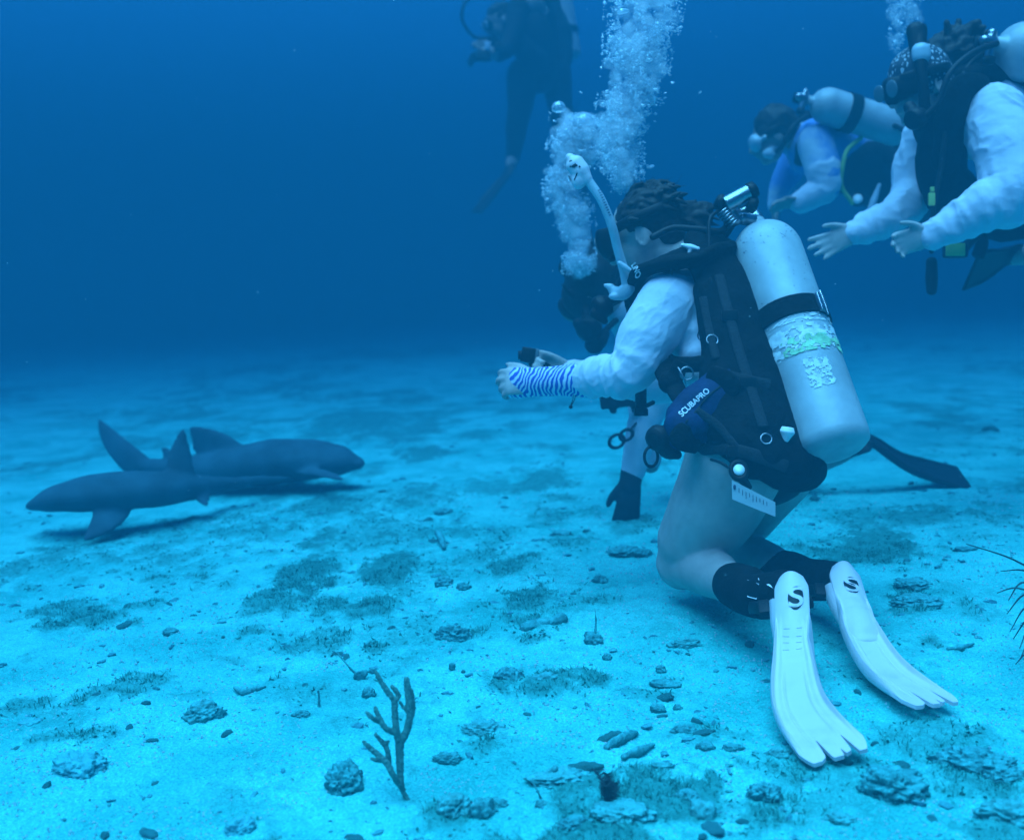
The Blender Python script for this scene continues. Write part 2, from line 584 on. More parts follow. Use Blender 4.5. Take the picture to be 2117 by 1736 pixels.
def sand_mat():
    m = bpy.data.materials.new('sand')
    m.use_nodes = True
    nt = m.node_tree
    N = nt.nodes.new
    lk = nt.links.new
    p = nt.nodes['Principled BSDF']
    p.inputs['Roughness'].default_value = .95
    p.inputs['Specular IOR Level'].default_value = .1
    tc = N('ShaderNodeTexCoord')
    def noise(sc, det=5, ro=.6):
        n = N('ShaderNodeTexNoise')
        n.inputs['Scale'].default_value = sc
        n.inputs['Detail'].default_value = det
        n.inputs['Roughness'].default_value = ro
        lk(tc.outputs['Object'], n.inputs['Vector'])
        return n
    def ramp(src, a, b, ca, cb):
        r = N('ShaderNodeValToRGB')
        r.color_ramp.elements[0].position = a; r.color_ramp.elements[1].position = b
        r.color_ramp.elements[0].color = (*ca, 1); r.color_ramp.elements[1].color = (*cb, 1)
        lk(src, r.inputs['Fac'])
        return r
    big = ramp(noise(3.0, 9, .7).outputs['Fac'], .36, .60, (.028, .54, .50), (.085, .79, .74))
    grain = ramp(noise(210, 3, .8).outputs['Fac'], .36, .66, (.62, .64, .66), (1.3, 1.22, 1.18))
    mx = N('ShaderNodeMixRGB'); mx.blend_type = 'MULTIPLY'; mx.inputs[0].default_value = 1
    lk(big.outputs[0], mx.inputs[1]); lk(grain.outputs[0], mx.inputs[2])
    spk = ramp(noise(95, 4, .75).outputs['Fac'], .30, .40, (.35, .4, .4), (1, 1, 1))
    mx2 = N('ShaderNodeMixRGB'); mx2.blend_type = 'MULTIPLY'; mx2.inputs[0].default_value = .8
    lk(mx.outputs[0], mx2.inputs[1]); lk(spk.outputs[0], mx2.inputs[2])
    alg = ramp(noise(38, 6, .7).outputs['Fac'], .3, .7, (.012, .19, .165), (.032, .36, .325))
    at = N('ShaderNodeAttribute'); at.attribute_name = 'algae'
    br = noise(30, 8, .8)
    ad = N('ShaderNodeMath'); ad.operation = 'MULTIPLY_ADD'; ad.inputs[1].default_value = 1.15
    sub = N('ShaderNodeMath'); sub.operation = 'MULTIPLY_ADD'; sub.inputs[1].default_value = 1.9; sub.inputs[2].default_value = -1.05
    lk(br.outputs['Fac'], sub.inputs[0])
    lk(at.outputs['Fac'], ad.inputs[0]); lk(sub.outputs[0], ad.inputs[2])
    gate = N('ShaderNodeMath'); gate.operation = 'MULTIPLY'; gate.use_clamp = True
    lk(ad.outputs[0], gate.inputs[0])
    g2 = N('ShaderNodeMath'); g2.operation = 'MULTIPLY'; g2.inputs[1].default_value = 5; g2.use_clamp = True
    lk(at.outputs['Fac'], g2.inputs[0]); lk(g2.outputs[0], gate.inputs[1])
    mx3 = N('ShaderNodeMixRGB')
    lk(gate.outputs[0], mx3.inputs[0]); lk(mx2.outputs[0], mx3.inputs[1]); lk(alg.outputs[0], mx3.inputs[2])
    lk(mx3.outputs[0], p.inputs['Base Color'])
    bp = N('ShaderNodeBump'); bp.inputs['Strength'].default_value = .75; bp.inputs['Distance'].default_value = .008
    bn = noise(120, 5, .75)
    lk(bn.outputs['Fac'], bp.inputs['Height'])
    lk(bp.outputs['Normal'], p.inputs['Normal'])
    return m
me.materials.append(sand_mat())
sea_bed = bpy.data.objects.new('sea_bed', me)
C.objects.link(sea_bed)
tag(sea_bed, kind='structure')

# ---------------------------------------------------------------- the water itself
hm = bpy.data.materials.new('water_haze')
hm.use_nodes = True
hn = hm.node_tree.nodes
hn.remove(hn['Principled BSDF'])
pv = hn.new('ShaderNodeVolumePrincipled')
pv.inputs['Density'].default_value = .212
pv.inputs['Color'].default_value = (.01, .108, .160, 1)
pv.inputs['Absorption Color'].default_value = (0, 0, .03, 1)
pv.inputs['Anisotropy'].default_value = 0
hm.node_tree.links.new(pv.outputs[0], hn['Material Output'].inputs['Volume'])
hb = rbox((0, 0, 1.9), (50, 50, 3.4), bevel=0.0001)
haze = obj('haze', hb, hm, smooth=False)
tag(haze, kind='stuff')

# ---------------------------------------------------------------- people: shared builders
def hand(wrist, fwd, palm, side, size=1.0, curls=(.35, .4, .45, .5), spread=.06, thumb=.7, fl=1.0):
    """palm, four fingers and a thumb; palm: the way the palm faces; side: towards the thumb"""
    w, f = V3(wrist), V3(fwd) / np.linalg.norm(V3(fwd))
    s = V3(side) - f * np.dot(V3(side), f); s /= np.linalg.norm(s)
    n = np.cross(f, s); n = n if np.dot(n, V3(palm)) > 0 else -n
    k = size
    out = [tube([w - f * .02 * k, w + f * .035 * k, w + f * .085 * k], [(.026 * k, .019 * k), (.038 * k, .017 * k), (.041 * k, .012 * k)], 16, 4, s)]
    for i, (o, ln, r) in enumerate(((.030, .070, .0096), (.0102, .079, .0100), (-.010, .073, .0097), (-.029, .057, .0087))):
        p = w + (f * (.084 - .004 * abs(i - 1)) + s * o) * k
        d = f + s * (1.5 - i) * spread
        d /= np.linalg.norm(d)
        pts, a = [p - d * .012 * k, p], 0
        for seg, c in zip((.46, .31, .23), (.7, 1.0, .8)):
            a += curls[i] * c
            p = p + (d * math.cos(a) + n * math.sin(a)) * ln * seg * k * fl
            pts.append(p)
        out.append(tube(pts, [r * k, r * k * 1.05, r * k * .98, r * k * .95, r * k * .86], 10, 4))
    p = w + (f * .022 + s * .026) * k
    d = f * math.cos(thumb) + s * math.sin(thumb)
    out.append(tube([p - d * .012 * k, p + d * .03 * k + n * .006 * k, p + d * .052 * k + f * .008 * k + n * .012 * k, p + d * .064 * k + f * .024 * k + n * .016 * k],
                    [.014 * k, .0115 * k, .010 * k, .0075 * k], 10, 4))
    return out

def head(c, up, face, k=1.0, sub=4):
    """skull, jaw, nose, brow, ears, lips and closed neck root"""
    U = V3(up) / np.linalg.norm(V3(up)); F = V3(face) - U * np.dot(V3(face), U); F /= np.linalg.norm(F)
    S_ = np.cross(U, F); c = V3(c)
    g = [ell(c + U * .022 * k - F * .008 * k, (.093 * k, .076 * k, .094 * k), U, F, sub),
         ell(c - U * .040 * k + F * .030 * k, (.066 * k, .060 * k, .078 * k), U, F, sub),
         ell(c - U * .098 * k + F * .058 * k, (.030 * k, .034 * k, .024 * k), U, F, 3),
         tube([c + U * .006 * k + F * .088 * k, c - U * .022 * k + F * .105 * k, c - U * .038 * k + F * .112 * k], [.009 * k, .013 * k, .016 * k], 10, 4),
         tube([c - U * .066 * k + F * .086 * k - S_ * .02 * k, c - U * .066 * k + F * .095 * k, c - U * .066 * k + F * .086 * k + S_ * .02 * k], [.006 * k, .010 * k, .006 * k], 8, 4)]
    for q in (-1, 1):
        e = c - U * .016 * k - F * .012 * k + S_ * q * .074 * k
        g.append(ell(e, (.017 * k, .009 * k, .030 * k), U - F * .2, F - S_ * q * .5, 3))
        g.append(torus(e + S_ * q * .006 * k, S_ * q - F * .4, .019 * k, .0036 * k, 18, 6, x=U, sx=1.35))
        g.append(ell(c + U * .004 * k + F * .078 * k + S_ * q * .030 * k, (.014 * k, .016 * k, .012 * k), U, F, 3))
    return g

def folds(n=9, amp=.05, a=.35, b=.75, seed=0):
    """narrow cloth creases running across a limb, bunched between a and b of its length"""
    rr = np.random.default_rng(seed)
    ph = rr.uniform(0, 6.28, n); fr = rr.uniform(22, 52, n); sk = rr.uniform(-.9, .9, n); am = rr.uniform(.3, 1, n); th0 = rr.uniform(0, 6.28, n)
    def f(s, th):
        w = math.exp(-((s - (a + b) / 2) / (.5 * (b - a))) ** 2) + .06
        k = np.zeros(len(th))
        for i in range(n):
            ridge = (1 - np.abs(np.sin(.5 * fr[i] * s + sk[i] * np.sin(th + ph[i]) * 2 + ph[i]))) ** 2.2
            k += am[i] * ridge * (.5 + .5 * np.cos(th - th0[i])) ** 1.5
        return 1 + amp * w * (2.2 * k / math.sqrt(n) - .3)
    return f

def fin_geo(heel, toe, mid, tip, side, w0=.046, w1=.105, w2=.115, notch=True, nv=72, nu=91):
    """swim fin: closed foot pocket plus a tapering blade with raised rails, ribs and a notched tip; the sole faces away from n"""
    heel, toe, mid, tip = map(V3, (heel, toe, mid, tip))
    side = V3(side); side /= np.linalg.norm(side)
    c = np.array(catmull([heel, heel * .35 + toe * .65, toe, mid, tip], nv // 4))
    n = len(c)
    T = np.gradient(c, axis=0); T /= np.linalg.norm(T, axis=1)[:, None]
    Sd = side - T * (T @ side)[:, None]; Sd /= np.linalg.norm(Sd, axis=1)[:, None]
    N = np.cross(Sd, T)
    ln = np.concatenate([[0], np.cumsum(np.linalg.norm(np.diff(c, axis=0), axis=1))]); t = ln / ln[-1]
    wd = np.interp(t, [0, .05, .14, .32, .45, .75, 1], [.026, .036, w0, w0 * 1.02, w0 * 1.2, w1, w2])
    u = np.linspace(-1, 1, nu)
    ends = np.ones(nu)
    if notch:
        for uc, wd_, dp in ((-.28, .052, .105), (.16, .035, .04), (.48, .055, .10)):
            ends = ends - dp * np.exp(-((u - uc) / wd_) ** 2)
        ends -= .055 * np.abs(u) ** 7 - .012 * np.cos(u * 9)
    top, bot = [], []
    for i in range(n):
        for j in range(nu):
            ti = t[i] if t[i] < .8 else .8 + (t[i] - .8) * (ends[j] - .8) / .2
            p = np.array([np.interp(ti, t, c[:, k]) for k in range(3)])
            q = np.array([np.interp(ti, t, N[:, k]) for k in range(3)])
            sd = np.array([np.interp(ti, t, Sd[:, k]) for k in range(3)])
            fade = np.clip((t[i] - .2) / .12, 0, 1) * np.clip((1.0 - t[i]) / .3, 0, 1)
            rail = .013 * math.exp(-((abs(u[j]) - .93) / .06) ** 2) * fade
            rib = .0035 * (math.exp(-((abs(u[j]) - .45) / .05) ** 2)) * np.clip((t[i] - .45) / .1, 0, 1) * np.clip((1 - t[i]) / .2, 0, 1)
            panel = -.004 * (1 / (1 + math.exp((abs(u[j]) - .62) * 30))) * fade
            crown = .020 * (1 - u[j] ** 2) * np.clip(1 - t[i] / .42, 0, 1) ** .5
            w = np.interp(ti, t, wd) * u[j]
            hk = rail + rib + panel + crown
            top.append(p + sd * w - q * (.004 + hk))
            bot.append(p + sd * w + q * (.004 + rail * .7))
    V = np.array(top + bot); m = n * nu
    F = []
    for i in range(n - 1):
        for j in range(nu - 1):
            a, b, d, e = i * nu + j, i * nu + j + 1, (i + 1) * nu + j + 1, (i + 1) * nu + j
            F += [(a, b, d, e), (m + e, m + d, m + b, m + a)]
        for j, r in ((0, 1), (nu - 1, 0)):
            a, e = i * nu + j, (i + 1) * nu + j
            F.append((a, e, m + e, m + a) if r else (m + a, m + e, e, a))
    for j in range(nu - 1):
        F += [(m + j, m + j + 1, j + 1, j), ((n - 1) * nu + j, (n - 1) * nu + j + 1, m + (n - 1) * nu + j + 1, m + (n - 1) * nu + j)]
    return (V, F), c, Sd, N, t

def grid_on(c, half_u, half_v, X, U, nu=14, nv=14, oval=True):
    V, F = [], []
    if oval:
        V.append(V3(c))
        for r in range(1, nv + 1):
            for a in range(nu):
                th = 2 * math.pi * a / nu
                V.append(V3(c) + (X * math.cos(th) * half_u + U * math.sin(th) * half_v) * r / nv)
        for a in range(nu):
            F.append((0, 1 + a, 1 + (a + 1) % nu))
            for r in range(nv - 1):
                F.append((1 + r * nu + a, 1 + (r + 1) * nu + a, 1 + (r + 1) * nu + (a + 1) % nu, 1 + r * nu + (a + 1) % nu))
    return np.array(V), F

# ---------------------------------------------------------------- kneeling diver
LEFT = np.array((-.57, -.82, 0.0)); LEFT /= np.linalg.norm(LEFT)
FWD = np.array((-.82, .57, 0.0)); FWD /= np.linalg.norm(FWD)
hip, waist, chest, upper, nck = L((1562, 945, 2.83), (1525, 830, 2.9), (1482, 690, 2.97), (1450, 602, 3.02), (1412, 545, 3.04))
torso_p = [hip, waist, chest, upper, nck]
def torso(k=0.0):
    return tube(torso_p, [(.165 + k, .128 + k), (.135 + k, .105 + k), (.158 + k, .112 + k), (.155 + k, .085 + k), (.062 + k, .058 + k)], 28, 8, LEFT)
ARM_L = L((1385, 625, 2.88), (1342, 690, 2.86), (1302, 768, 2.85), (1250, 777, 2.89), (1195, 787, 2.95), (1112, 789, 3.03))
ARM_LR = [.072, .068, .052, .045, .037, .032]
ARM_R = L((1500, 615, 3.16), (1440, 720, 3.22), (1380, 790, 3.27), (1280, 785, 3.28), (1180, 772, 3.3))
ARM_RR = [.072, .066, .054, .046, .034]
def arm(p, r, k=0.0, a=0, b=99, d=None, n=24, seg=10):
    return tube(p[a:b], [q + k for q in r[a:b]], n, seg, None, d)
hipL, hipR = L((1522, 952, 2.77), (1600, 948, 2.9))
kneeL, kneeR = L((1413, 1162, 2.92), (1475, 1140, 3.2))
ankL, ankR = L((1572, 1232, 2.52), (1668, 1197, 2.78))
heelL, heelR = L((1625, 1220, 2.43), (1728, 1200, 2.68))
toeL, toeR = L((1646, 1360, 2.26), (1782, 1305, 2.46))
def mixp(a, b, t): return Vector(a) * (1 - t) + Vector(b) * t
thighL = tube([hipL, L((1482, 1040, 2.82))[0], L((1434, 1120, 2.89))[0], kneeL], [.128, .118, .098, .074], 26, 8)
calfL = tube([kneeL, L((1460, 1182, 2.8))[0], mixp(kneeL, ankL, .75), ankL], [.066, .060, .047, .038], 22, 8)
thighR = tube([hipR, mixp(hipR, kneeR, .5), kneeR], [.125, .105, .066], 24, 8)
calfR = tube([kneeR, L((1560, 1152, 2.98))[0], ankR], [.062, .058, .036], 20, 8)
footL = tube([ankL, heelL, mixp(heelL, toeL, .5), toeL], [.038, .034, (.042, .026), (.040, .016)], 16, 6, CR)
footR = tube([ankR, heelR, mixp(heelR, toeR, .5), toeR], [.038, .034, (.042, .026), (.040, .016)], 16, 6, CR)
headc = P(1334, 482, 3.06)
HUP = np.array((-.30, .14, 1.0)); HFACE = np.array((-.86, .40, -.42))
wristL = ARM_L[-1]
handL = hand(wristL, -V3(CR) + V3(CF) * .35, -V3(CF) * .3 - V3(CU), V3(CU) * .9 + V3(CF) * .3, 1.0, (.5, .6, .7, .75), .12, .55)
camh = P(1160, 768, 3.3)
handR = hand(ARM_R[-1], -V3(CR) + V3(CU) * .2, V3(CF) * .2 - V3(CU), V3(CU) - V3(CF) * .3, 1.0, (1.0, 1.05, 1.1, 1.15), .0, .4)
body = union([torso(), tube([nck, P(1385, 525, 3.05), P(1352, 500, 3.06)], [.062, .054, .054], 18, 4), arm(ARM_L, ARM_LR), arm(ARM_R, ARM_RR), ell(P(1410, 1158, 2.90), (.058, .05, .062)), ell(P(1486, 1178, 2.745), (.060, .046, .048), V3(CR), None),
              thighL, calfL, thighR, calfR, footL, footR] + head(headc, HUP, HFACE) + handL + handR, .0055, 3)
me_main = obj('person', body, MT['skin'], origin=P(1480, 1230, 2.8))
tag(me_main, 'kneeling diver with white long-sleeved top, patterned wrist cover and white fins, reaching one arm forward', 'person', 'divers at the sharks')

shirt_torso = tube([mixp(hip, waist, .62), waist, chest, upper, mixp(upper, nck, .7)], [(.150, .118), (.143, .113), (.166, .120), (.164, .094), (.085, .078)], 48, 20, LEFT, folds(14, .12, .1, .75, 3))
sl_ = tube(ARM_L[:5], [q + .008 for q in ARM_LR[:5]], 48, 34, None, folds(16, .22, .42, .98, 5))
sr_ = tube(ARM_R, [q + .008 for q in ARM_RR], 24, 12, None, folds(10, .04, .4, .9, 8))
shirt = union([shirt_torso, sl_, sr_, ell(mixp(ARM_L[0], upper, .35), (.085, .085, .08)), ell(mixp(ARM_R[0], upper, .35), (.085, .085, .08))], .004, 1)
shirt = crease(crease(roughen(shirt, .0012, 22, 4, 3), .0030, 20, V3(CU) + V3(CR) * .5, 3), .0018, 30, V3(CU) * .6 + V3(CR), 11)
shirt_o = obj('shirt', shirt, MT['white_cloth'], me_main)
shirt_b = bvh_of(shirt)
# printed scroll on the side of the top
sp = []
for i in range(60):
    a = i / 59 * 4.2 * math.pi * .62
    r_ = 19 - 15 * i / 59
    sp.append((1438 + r_ * math.cos(-a + .6), 703 + r_ * 1.05 * math.sin(-a + .6)))
def line_decal(px, wd, d=2.95, off=.0015):
    pts = [P(x, y, d) for x, y in px]
    q = drape(pts, shirt_b, CF, off)
    return tube([Vector(v) for v in q], [wd * .5] + [wd] * (len(q) - 2) + [wd * .4], 6, 2)
deco = [line_decal(sp, .0014), line_decal([(1452, 690), (1455, 670), (1448, 655), (1456, 640)], .0012), line_decal([(1447, 724), (1455, 735), (1458, 750)], .0012),
        line_decal([(1440, 655), (1450, 652), (1462, 640)], .001)]
for k in range(5):
    deco.append(line_decal([(1444 + 3 * k, 748 - 2 * k), (1450 + 3 * k, 738), (1452 + 3 * k, 728 + k)], .0014))
obj('scroll_print', merge(*deco), MT['ink'], shirt_o)

g0, g1 = P(1222, 784, 2.92), P(1066, 791, 3.07)
gaunt = tube([g0, mixp(g0, g1, .45), mixp(g0, g1, .75), g1], [(.048, .047), .040, (.040, .034), (.043, .030)], 40, 18, CU, folds(8, .03, .1, .7, 6))
obj('wrist_cover', gaunt, MT['zebra'], me_main, label='blue and white zebra-striped wrist cover')
tg = L((1186, 815, 2.93), (1184, 826, 2.93), (1180, 838, 2.93))
obj('pull_cord', merge(tube(tg, .0011, 6, 4), tube(L((1190, 815, 2.93), (1188, 826, 2.93), (1181, 838, 2.93)), .0011, 6, 4), ell(P(1180, 841, 2.93), .0055, sub=2)), MT['rubber'], me_main)

obj('swimsuit', union([tube([mixp(hip, waist, .55), mixp(hip, waist, .2), hip], [(.158, .124), (.170, .134), (.172, .135)], 26, 6, LEFT)], .006, 2), MT['wetsuit'], me_main)

# hair: dark waves lifted by the water, gathered to a tail behind
X_, Y_, Z_ = frame(HUP, HFACE)
hparts = [ell(V3(headc) + Z_ * .034 - X_ * .022, (.098, .084, .086), HUP, HFACE, 4), ell(V3(headc) - Z_ * .010 - X_ * .066, (.045, .062, .060), HUP, HFACE, 3)]
rh = np.random.default_rng(5)
for i in range(120):
    th, ph = rh.uniform(0, 2 * math.pi), rh.uniform(.05, 1.45)
    d = X_ * math.cos(th) * math.sin(ph) + Y_ * math.sin(th) * math.sin(ph) + Z_ * math.cos(ph)
    if np.dot(d, X_) > .45 and ph > .8:
        continue
    b = V3(headc) + Z_ * .028 - X_ * .02 + d * .080
    dr = -X_ * 1.1 - Z_ * .25 + d * .12 + rh.normal(0, .3, 3)
    dr /= np.linalg.norm(dr)
    l = rh.uniform(.03, .07)
    hparts.append(tube([b - dr * .01, b + dr * l * .5 + d * .008, b + dr * l + d * rh.uniform(-.008, .002)], [.008, .009, .004], 7, 4))
tl0 = V3(headc) - X_ * .095 + Z_ * .005
for i in range(16):
    e = tl0 + V3(CR) * rh.uniform(.05, .125) + V3(CU) * rh.uniform(-.03, .035) + rh.normal(0, .012, 3)
    hparts.append(tube([tl0 + rh.normal(0, .010, 3), tl0 * .5 + e * .5 + V3(CU) * rh.uniform(0, .02), e], [.016, .015, .003], 8, 5))
hair = union(hparts, .0035, 4)
hair_o = obj('hair', roughen(hair, .0025, 80, 2, 3), MT['hair'], me_main)
wisp = []
for i in range(50):
    th, ph = rh.uniform(0, 2 * math.pi), rh.uniform(.0, 1.3)
    d = X_ * math.cos(th) * math.sin(ph) + Y_ * math.sin(th) * math.sin(ph) + Z_ * math.cos(ph)
    if np.dot(d, X_) > .5:
        continue
    b = V3(headc) + Z_ * .032 - X_ * .02 + d * .090
    l = rh.uniform(.015, .035)
    dr = d * .35 - X_ * .9 + rh.normal(0, .4, 3) + V3(CU) * .2
    wisp.append(tube([b, b + dr * l * .5 + rh.normal(0, .005, 3), b + dr * l + rh.normal(0, .012, 3)], [.0011, .0009, .0004], 4, 4))
obj('loose_strands', merge(*wisp), MT['hair'], hair_o)

# mask with strap, snorkel
fc = V3(headc) + X_ * .098 + Z_ * .008
mask_frame = union([tube([fc - Y_ * .078 - X_ * .035, fc - Y_ * .06 + X_ * .01, fc + X_ * .018, fc + Y_ * .06 + X_ * .01, fc + Y_ * .078 - X_ * .035], [(.036, .012), (.044, .016), (.046, .018), (.044, .016), (.036, .012)], 16, 6, Z_),
                    ell(fc - Z_ * .034 + X_ * .012, (.022, .022, .02), HUP, HFACE, 3)], .004, 2)
mask_o = obj('mask', mask_frame, MT['rubber'], me_main)
obj('lens', merge(*[ell(fc + Y_ * .034 * q + X_ * .030 + Z_ * .003, (.004, .030, .028), HUP, HFACE, 3) for q in (-1, 1)]), MT['lens'], mask_o)
st = []
for a in np.linspace(.55, 2 * math.pi - .55, 26):
    st.append(V3(headc) + Z_ * (.022 + .018 * math.sin(a / 2)) - X_ * .010 + X_ * math.cos(a) * .108 + Y_ * math.sin(a) * .095)
obj('strap', tube(st, [(.014, .004)] * 26, 8, 2, Z_), MT['rubber'], mask_o)
obj('strap_buckle', merge(rbox(V3(headc) + X_ * .068 - Y_ * .078 + Z_ * .022, (.020, .006, .012), HUP, HFACE), rbox(V3(headc) + X_ * .055 - Y_ * .086 + Z_ * .022, (.006, .004, .016), HUP, HFACE)), MT['chrome'], mask_o)
sn = L((1298, 600, 2.97), (1290, 560, 2.96), (1277, 515, 2.94), (1268, 478, 2.92), (1258, 448, 2.91), (1242, 412, 2.9), (1222, 382, 2.9), (1206, 362, 2.9))
snork = obj('snorkel', tube(sn, [.0145, .0135, .0125, .0125, .012, .012, .0125, .0135], 18, 8), MT['clear'], me_main)
tb, tt = P(1212, 370, 2.9), P(1178, 326, 2.9)
cap = union([tube([tb, mixp(tb, tt, .35), mixp(tb, tt, .75), tt], [.017, (.026, .024), (.026, .022), (.012, .012)], 18, 6, CR), ell(P(1196, 372, 2.9), (.020, .018, .026))], .003, 2)
cap_o = obj('splash_guard', cap, MT['fin_white'], snork)
cb = bvh_of(cap)
tri = drape([P(1176, 336, 2.9), P(1180, 334, 2.9), P(1194, 347, 2.9), P(1186, 351, 2.9), P(1177, 349, 2.9)], cb, CF, .0016)
obj('vent_slot', merge((tri, [(0, 1, 2, 3, 4)]), *[tube([Vector(v) for v in drape(L(*[(a, b, 2.9) for a, b in q]), cb, CF, .0006)], .0016, 6, 3) for q in ([(1176, 364), (1179, 370), (1181, 374)], [(1192, 362), (1189, 369), (1187, 374)])],
    ell(V3(drape([P(1197, 349, 2.9)], cb, CF, .0005)[0]), .003, sub=1)), MT['rubber'], cap_o)
snb = bvh_of(tube(sn, [.0145, .0135, .0125, .0125, .012, .012, .0125, .0135], 18, 8))
chs = [tube([Vector(v) for v in drape(L((1236 + 2.3 * i, 396 + 5 * i, 2.9), (1240 + 2.3 * i, 394 + 5 * i, 2.9)), snb, CF, .0006)], .0011, 5, 2) for i in range(11)]
obj('lettering', merge(*chs), MT['ink'], snork)
obj('mouthpiece', union([tube(L((1298, 596, 2.97), (1286, 606, 2.98), (1268, 602, 3.0)), [.020, .021, .014], 14, 5), ell(P(1277, 612, 2.98), (.026, .016, .012)), tube(L((1262, 594, 3.0), (1252, 590, 3.0)), [.012, .006], 10, 3)], .003, 1), MT['clear'], snork)
obj('snorkel_keeper', union([tube(L((1281, 544, 2.93), (1292, 552, 2.93), (1306, 562, 2.93)), [(.009, .007), (.010, .008), (.009, .006)], 12, 4)], .0025, 1), MT['clear'], snork)

# boots
bL = tube([mixp(kneeL, ankL, .70), mixp(kneeL, ankL, .85), ankL, mixp(ankL, heelL, .7), heelL, mixp(heelL, toeL, .5)], [.055, .058, .052, .048, .042, .04], 26, 8, None, folds(8, .03, .3, .7, 2))
bR = tube([mixp(kneeR, ankR, .66), mixp(kneeR, ankR, .85), ankR, mixp(ankR, heelR, .7), heelR, mixp(heelR, toeR, .5)], [.056, .060, .054, .050, .042, .04], 26, 8, None, folds(8, .03, .3, .7, 4))
for b_, lab in ((bL, 0), (bR, 1)):
    bo = obj('boot', union([b_], .004, 2), MT['black_cloth'], me_main)
    if lab == 0:
        bb = bvh_of(b_)
        q = drape(L((1528, 1186, 2.6), (1540, 1187, 2.6), (1535, 1217, 2.6), (1522, 1216, 2.6)), bb, CF, .003)
        obj('boot_label', (q, [(0, 1, 2, 3)]), MT['white_print'], bo, smooth=False)
        obj('boot_label', (drape(L((1552, 1184, 2.55), (1573, 1195, 2.55), (1572, 1198, 2.55), (1551, 1187, 2.55)), bb, CF, .003), [(0, 1, 2, 3)]), MT['white_print'], bo, smooth=False)

# fins
FINS = [((1636, 1196, 2.40), (1640, 1350, 2.24), (1656, 1462, 2.09), (1738, 1566, 1.925), (1, .10, -.38), (.036, .056, .064)),
        ((1742, 1176, 2.66), (1778, 1302, 2.45), (1832, 1385, 2.31), (1938, 1458, 2.13), (1, .02, .10), (.036, .050, .058))]
for i, (a, b, c, d, sd, w) in enumerate(FINS):
    side = V3(CR) * sd[0] + V3(CU) * sd[1] + V3(CF) * sd[2]
    g, cc, Sd, N, t = fin_geo(P(*a), P(*b), P(*c), P(*d), side, w[0], w[1], w[2])
    fo = obj('fin', g, MT['fin_white'], me_main)
    sharp(fo, 50)
    fb = bvh_of(g)
    tow = -V3(CF)
    # pocket round the foot
    hl, tl = (heelL, toeL) if i == 0 else (heelR, toeR)
    obj('foot_pocket', union([tube([mixp(hl, tl, .12), mixp(hl, tl, .5), tl, mixp(tl, P(*c), .25)], [(.040, .040), (.043, .042), (.038, .030), (.028, .012)], 24, 8, side)], .004, 3), MT['fin_white'], fo)
    # heel emblem: dark oval carrying a white letter
    k0 = int(len(cc) * .085)
    ctr = cc[k0]; dn = cc[k0 + 3] - cc[k0 - 2]; dn /= np.linalg.norm(dn)
    ov = grid_on(ctr, .018, .034, Sd[k0], dn, 24, 6)
    obj('emblem', (drape(ov[0], fb, CF, .0022), ov[1]), MT['rubber'], fo)
    tx = text_geo('S', .082, ctr, Sd[k0], -dn, fb, CF, .0038)
    obj('emblem_letter', tx, MT['fin_white'], fo)
    mk = [tube([Vector(v) for v in drape([Vector(cc[j] + Sd[j] * u_), Vector(cc[j] + Sd[j] * (u_ + .010))], fb, CF, .0004)], .0012, 5, 2)
          for j in range(int(len(cc) * .26), int(len(cc) * .5), 5) for u_ in (-.022, .004)]
    obj('moulded_mark', merge(*mk), MT['fin_white'], fo)
    an = ankL if i == 0 else ankR
    sp_ = [mixp(hl, tl, .25) + Vector(Sd[k0] * -.052), mixp(hl, an, .35) + Vector(Sd[k0] * -.06) - Vector(V3(CU)) * .03, mixp(hl, an, .9) - Vector(V3(CU)) * .035 + Vector(CF) * -.03, mixp(hl, tl, .2) + Vector(Sd[k0] * .05)]
    obj('heel_strap', tube(sp_, [(.014, .004)] * 4, 10, 6, CU), MT['rubber'], fo)
    bk = sp_[0]
    obj('strap_buckle', rbox(V3(bk), (.012, .008, .020), V3(toeL) - V3(heelL), Sd[k0]), MT['rubber'], fo)

# ---------------------------------------------------------------- scuba set of the kneeling diver
BACK = -FWD
tk_b, tk_t = P(1727, 935, 2.665), P(1588, 528, 2.93)
scuba = thing('scuba_set', 'large pale aluminium cylinder with peeling stickers on the black vest of the kneeling diver', 'scuba gear', P(1620, 900, 2.8))
ax = V3(tk_t) - V3(tk_b); Lk = np.linalg.norm(ax); ax /= Lk
RT = .0925
prof = [(0, .0), (0, .055), (.004, .075), (.016, .090), (.034, RT)] + [(h, RT) for h in np.linspace(.06, Lk - .01, 12)]
prof += [(Lk + RT * 1.02 * math.sin(a), RT * math.cos(a) ** .92) for a in np.linspace(.08, 1.30, 12)] + [(Lk + RT * 1.02, .022), (Lk + RT * 1.25, .021), (Lk + RT * 1.25, .0)]
cyl = lathe(tk_b, ax, prof, 64)
cyl_o = obj('cylinder', cyl, MT['aluminium'], scuba)
Xk, Yk, Zk = frame(ax, -V3(CF))
def on_tank(h, a, r=RT):
    return V3(tk_b) + Zk * h + (Xk * math.cos(a) + Yk * math.sin(a)) * r
def px_h(px, py):
    """height along the cylinder under a pixel"""
    b = bvh_of(cyl)
    d = (P(px, py, 1) - CAM).normalized()
    h = b.ray_cast(CAM, d)[0]
    return float(np.dot(V3(h) - V3(tk_b), Zk))
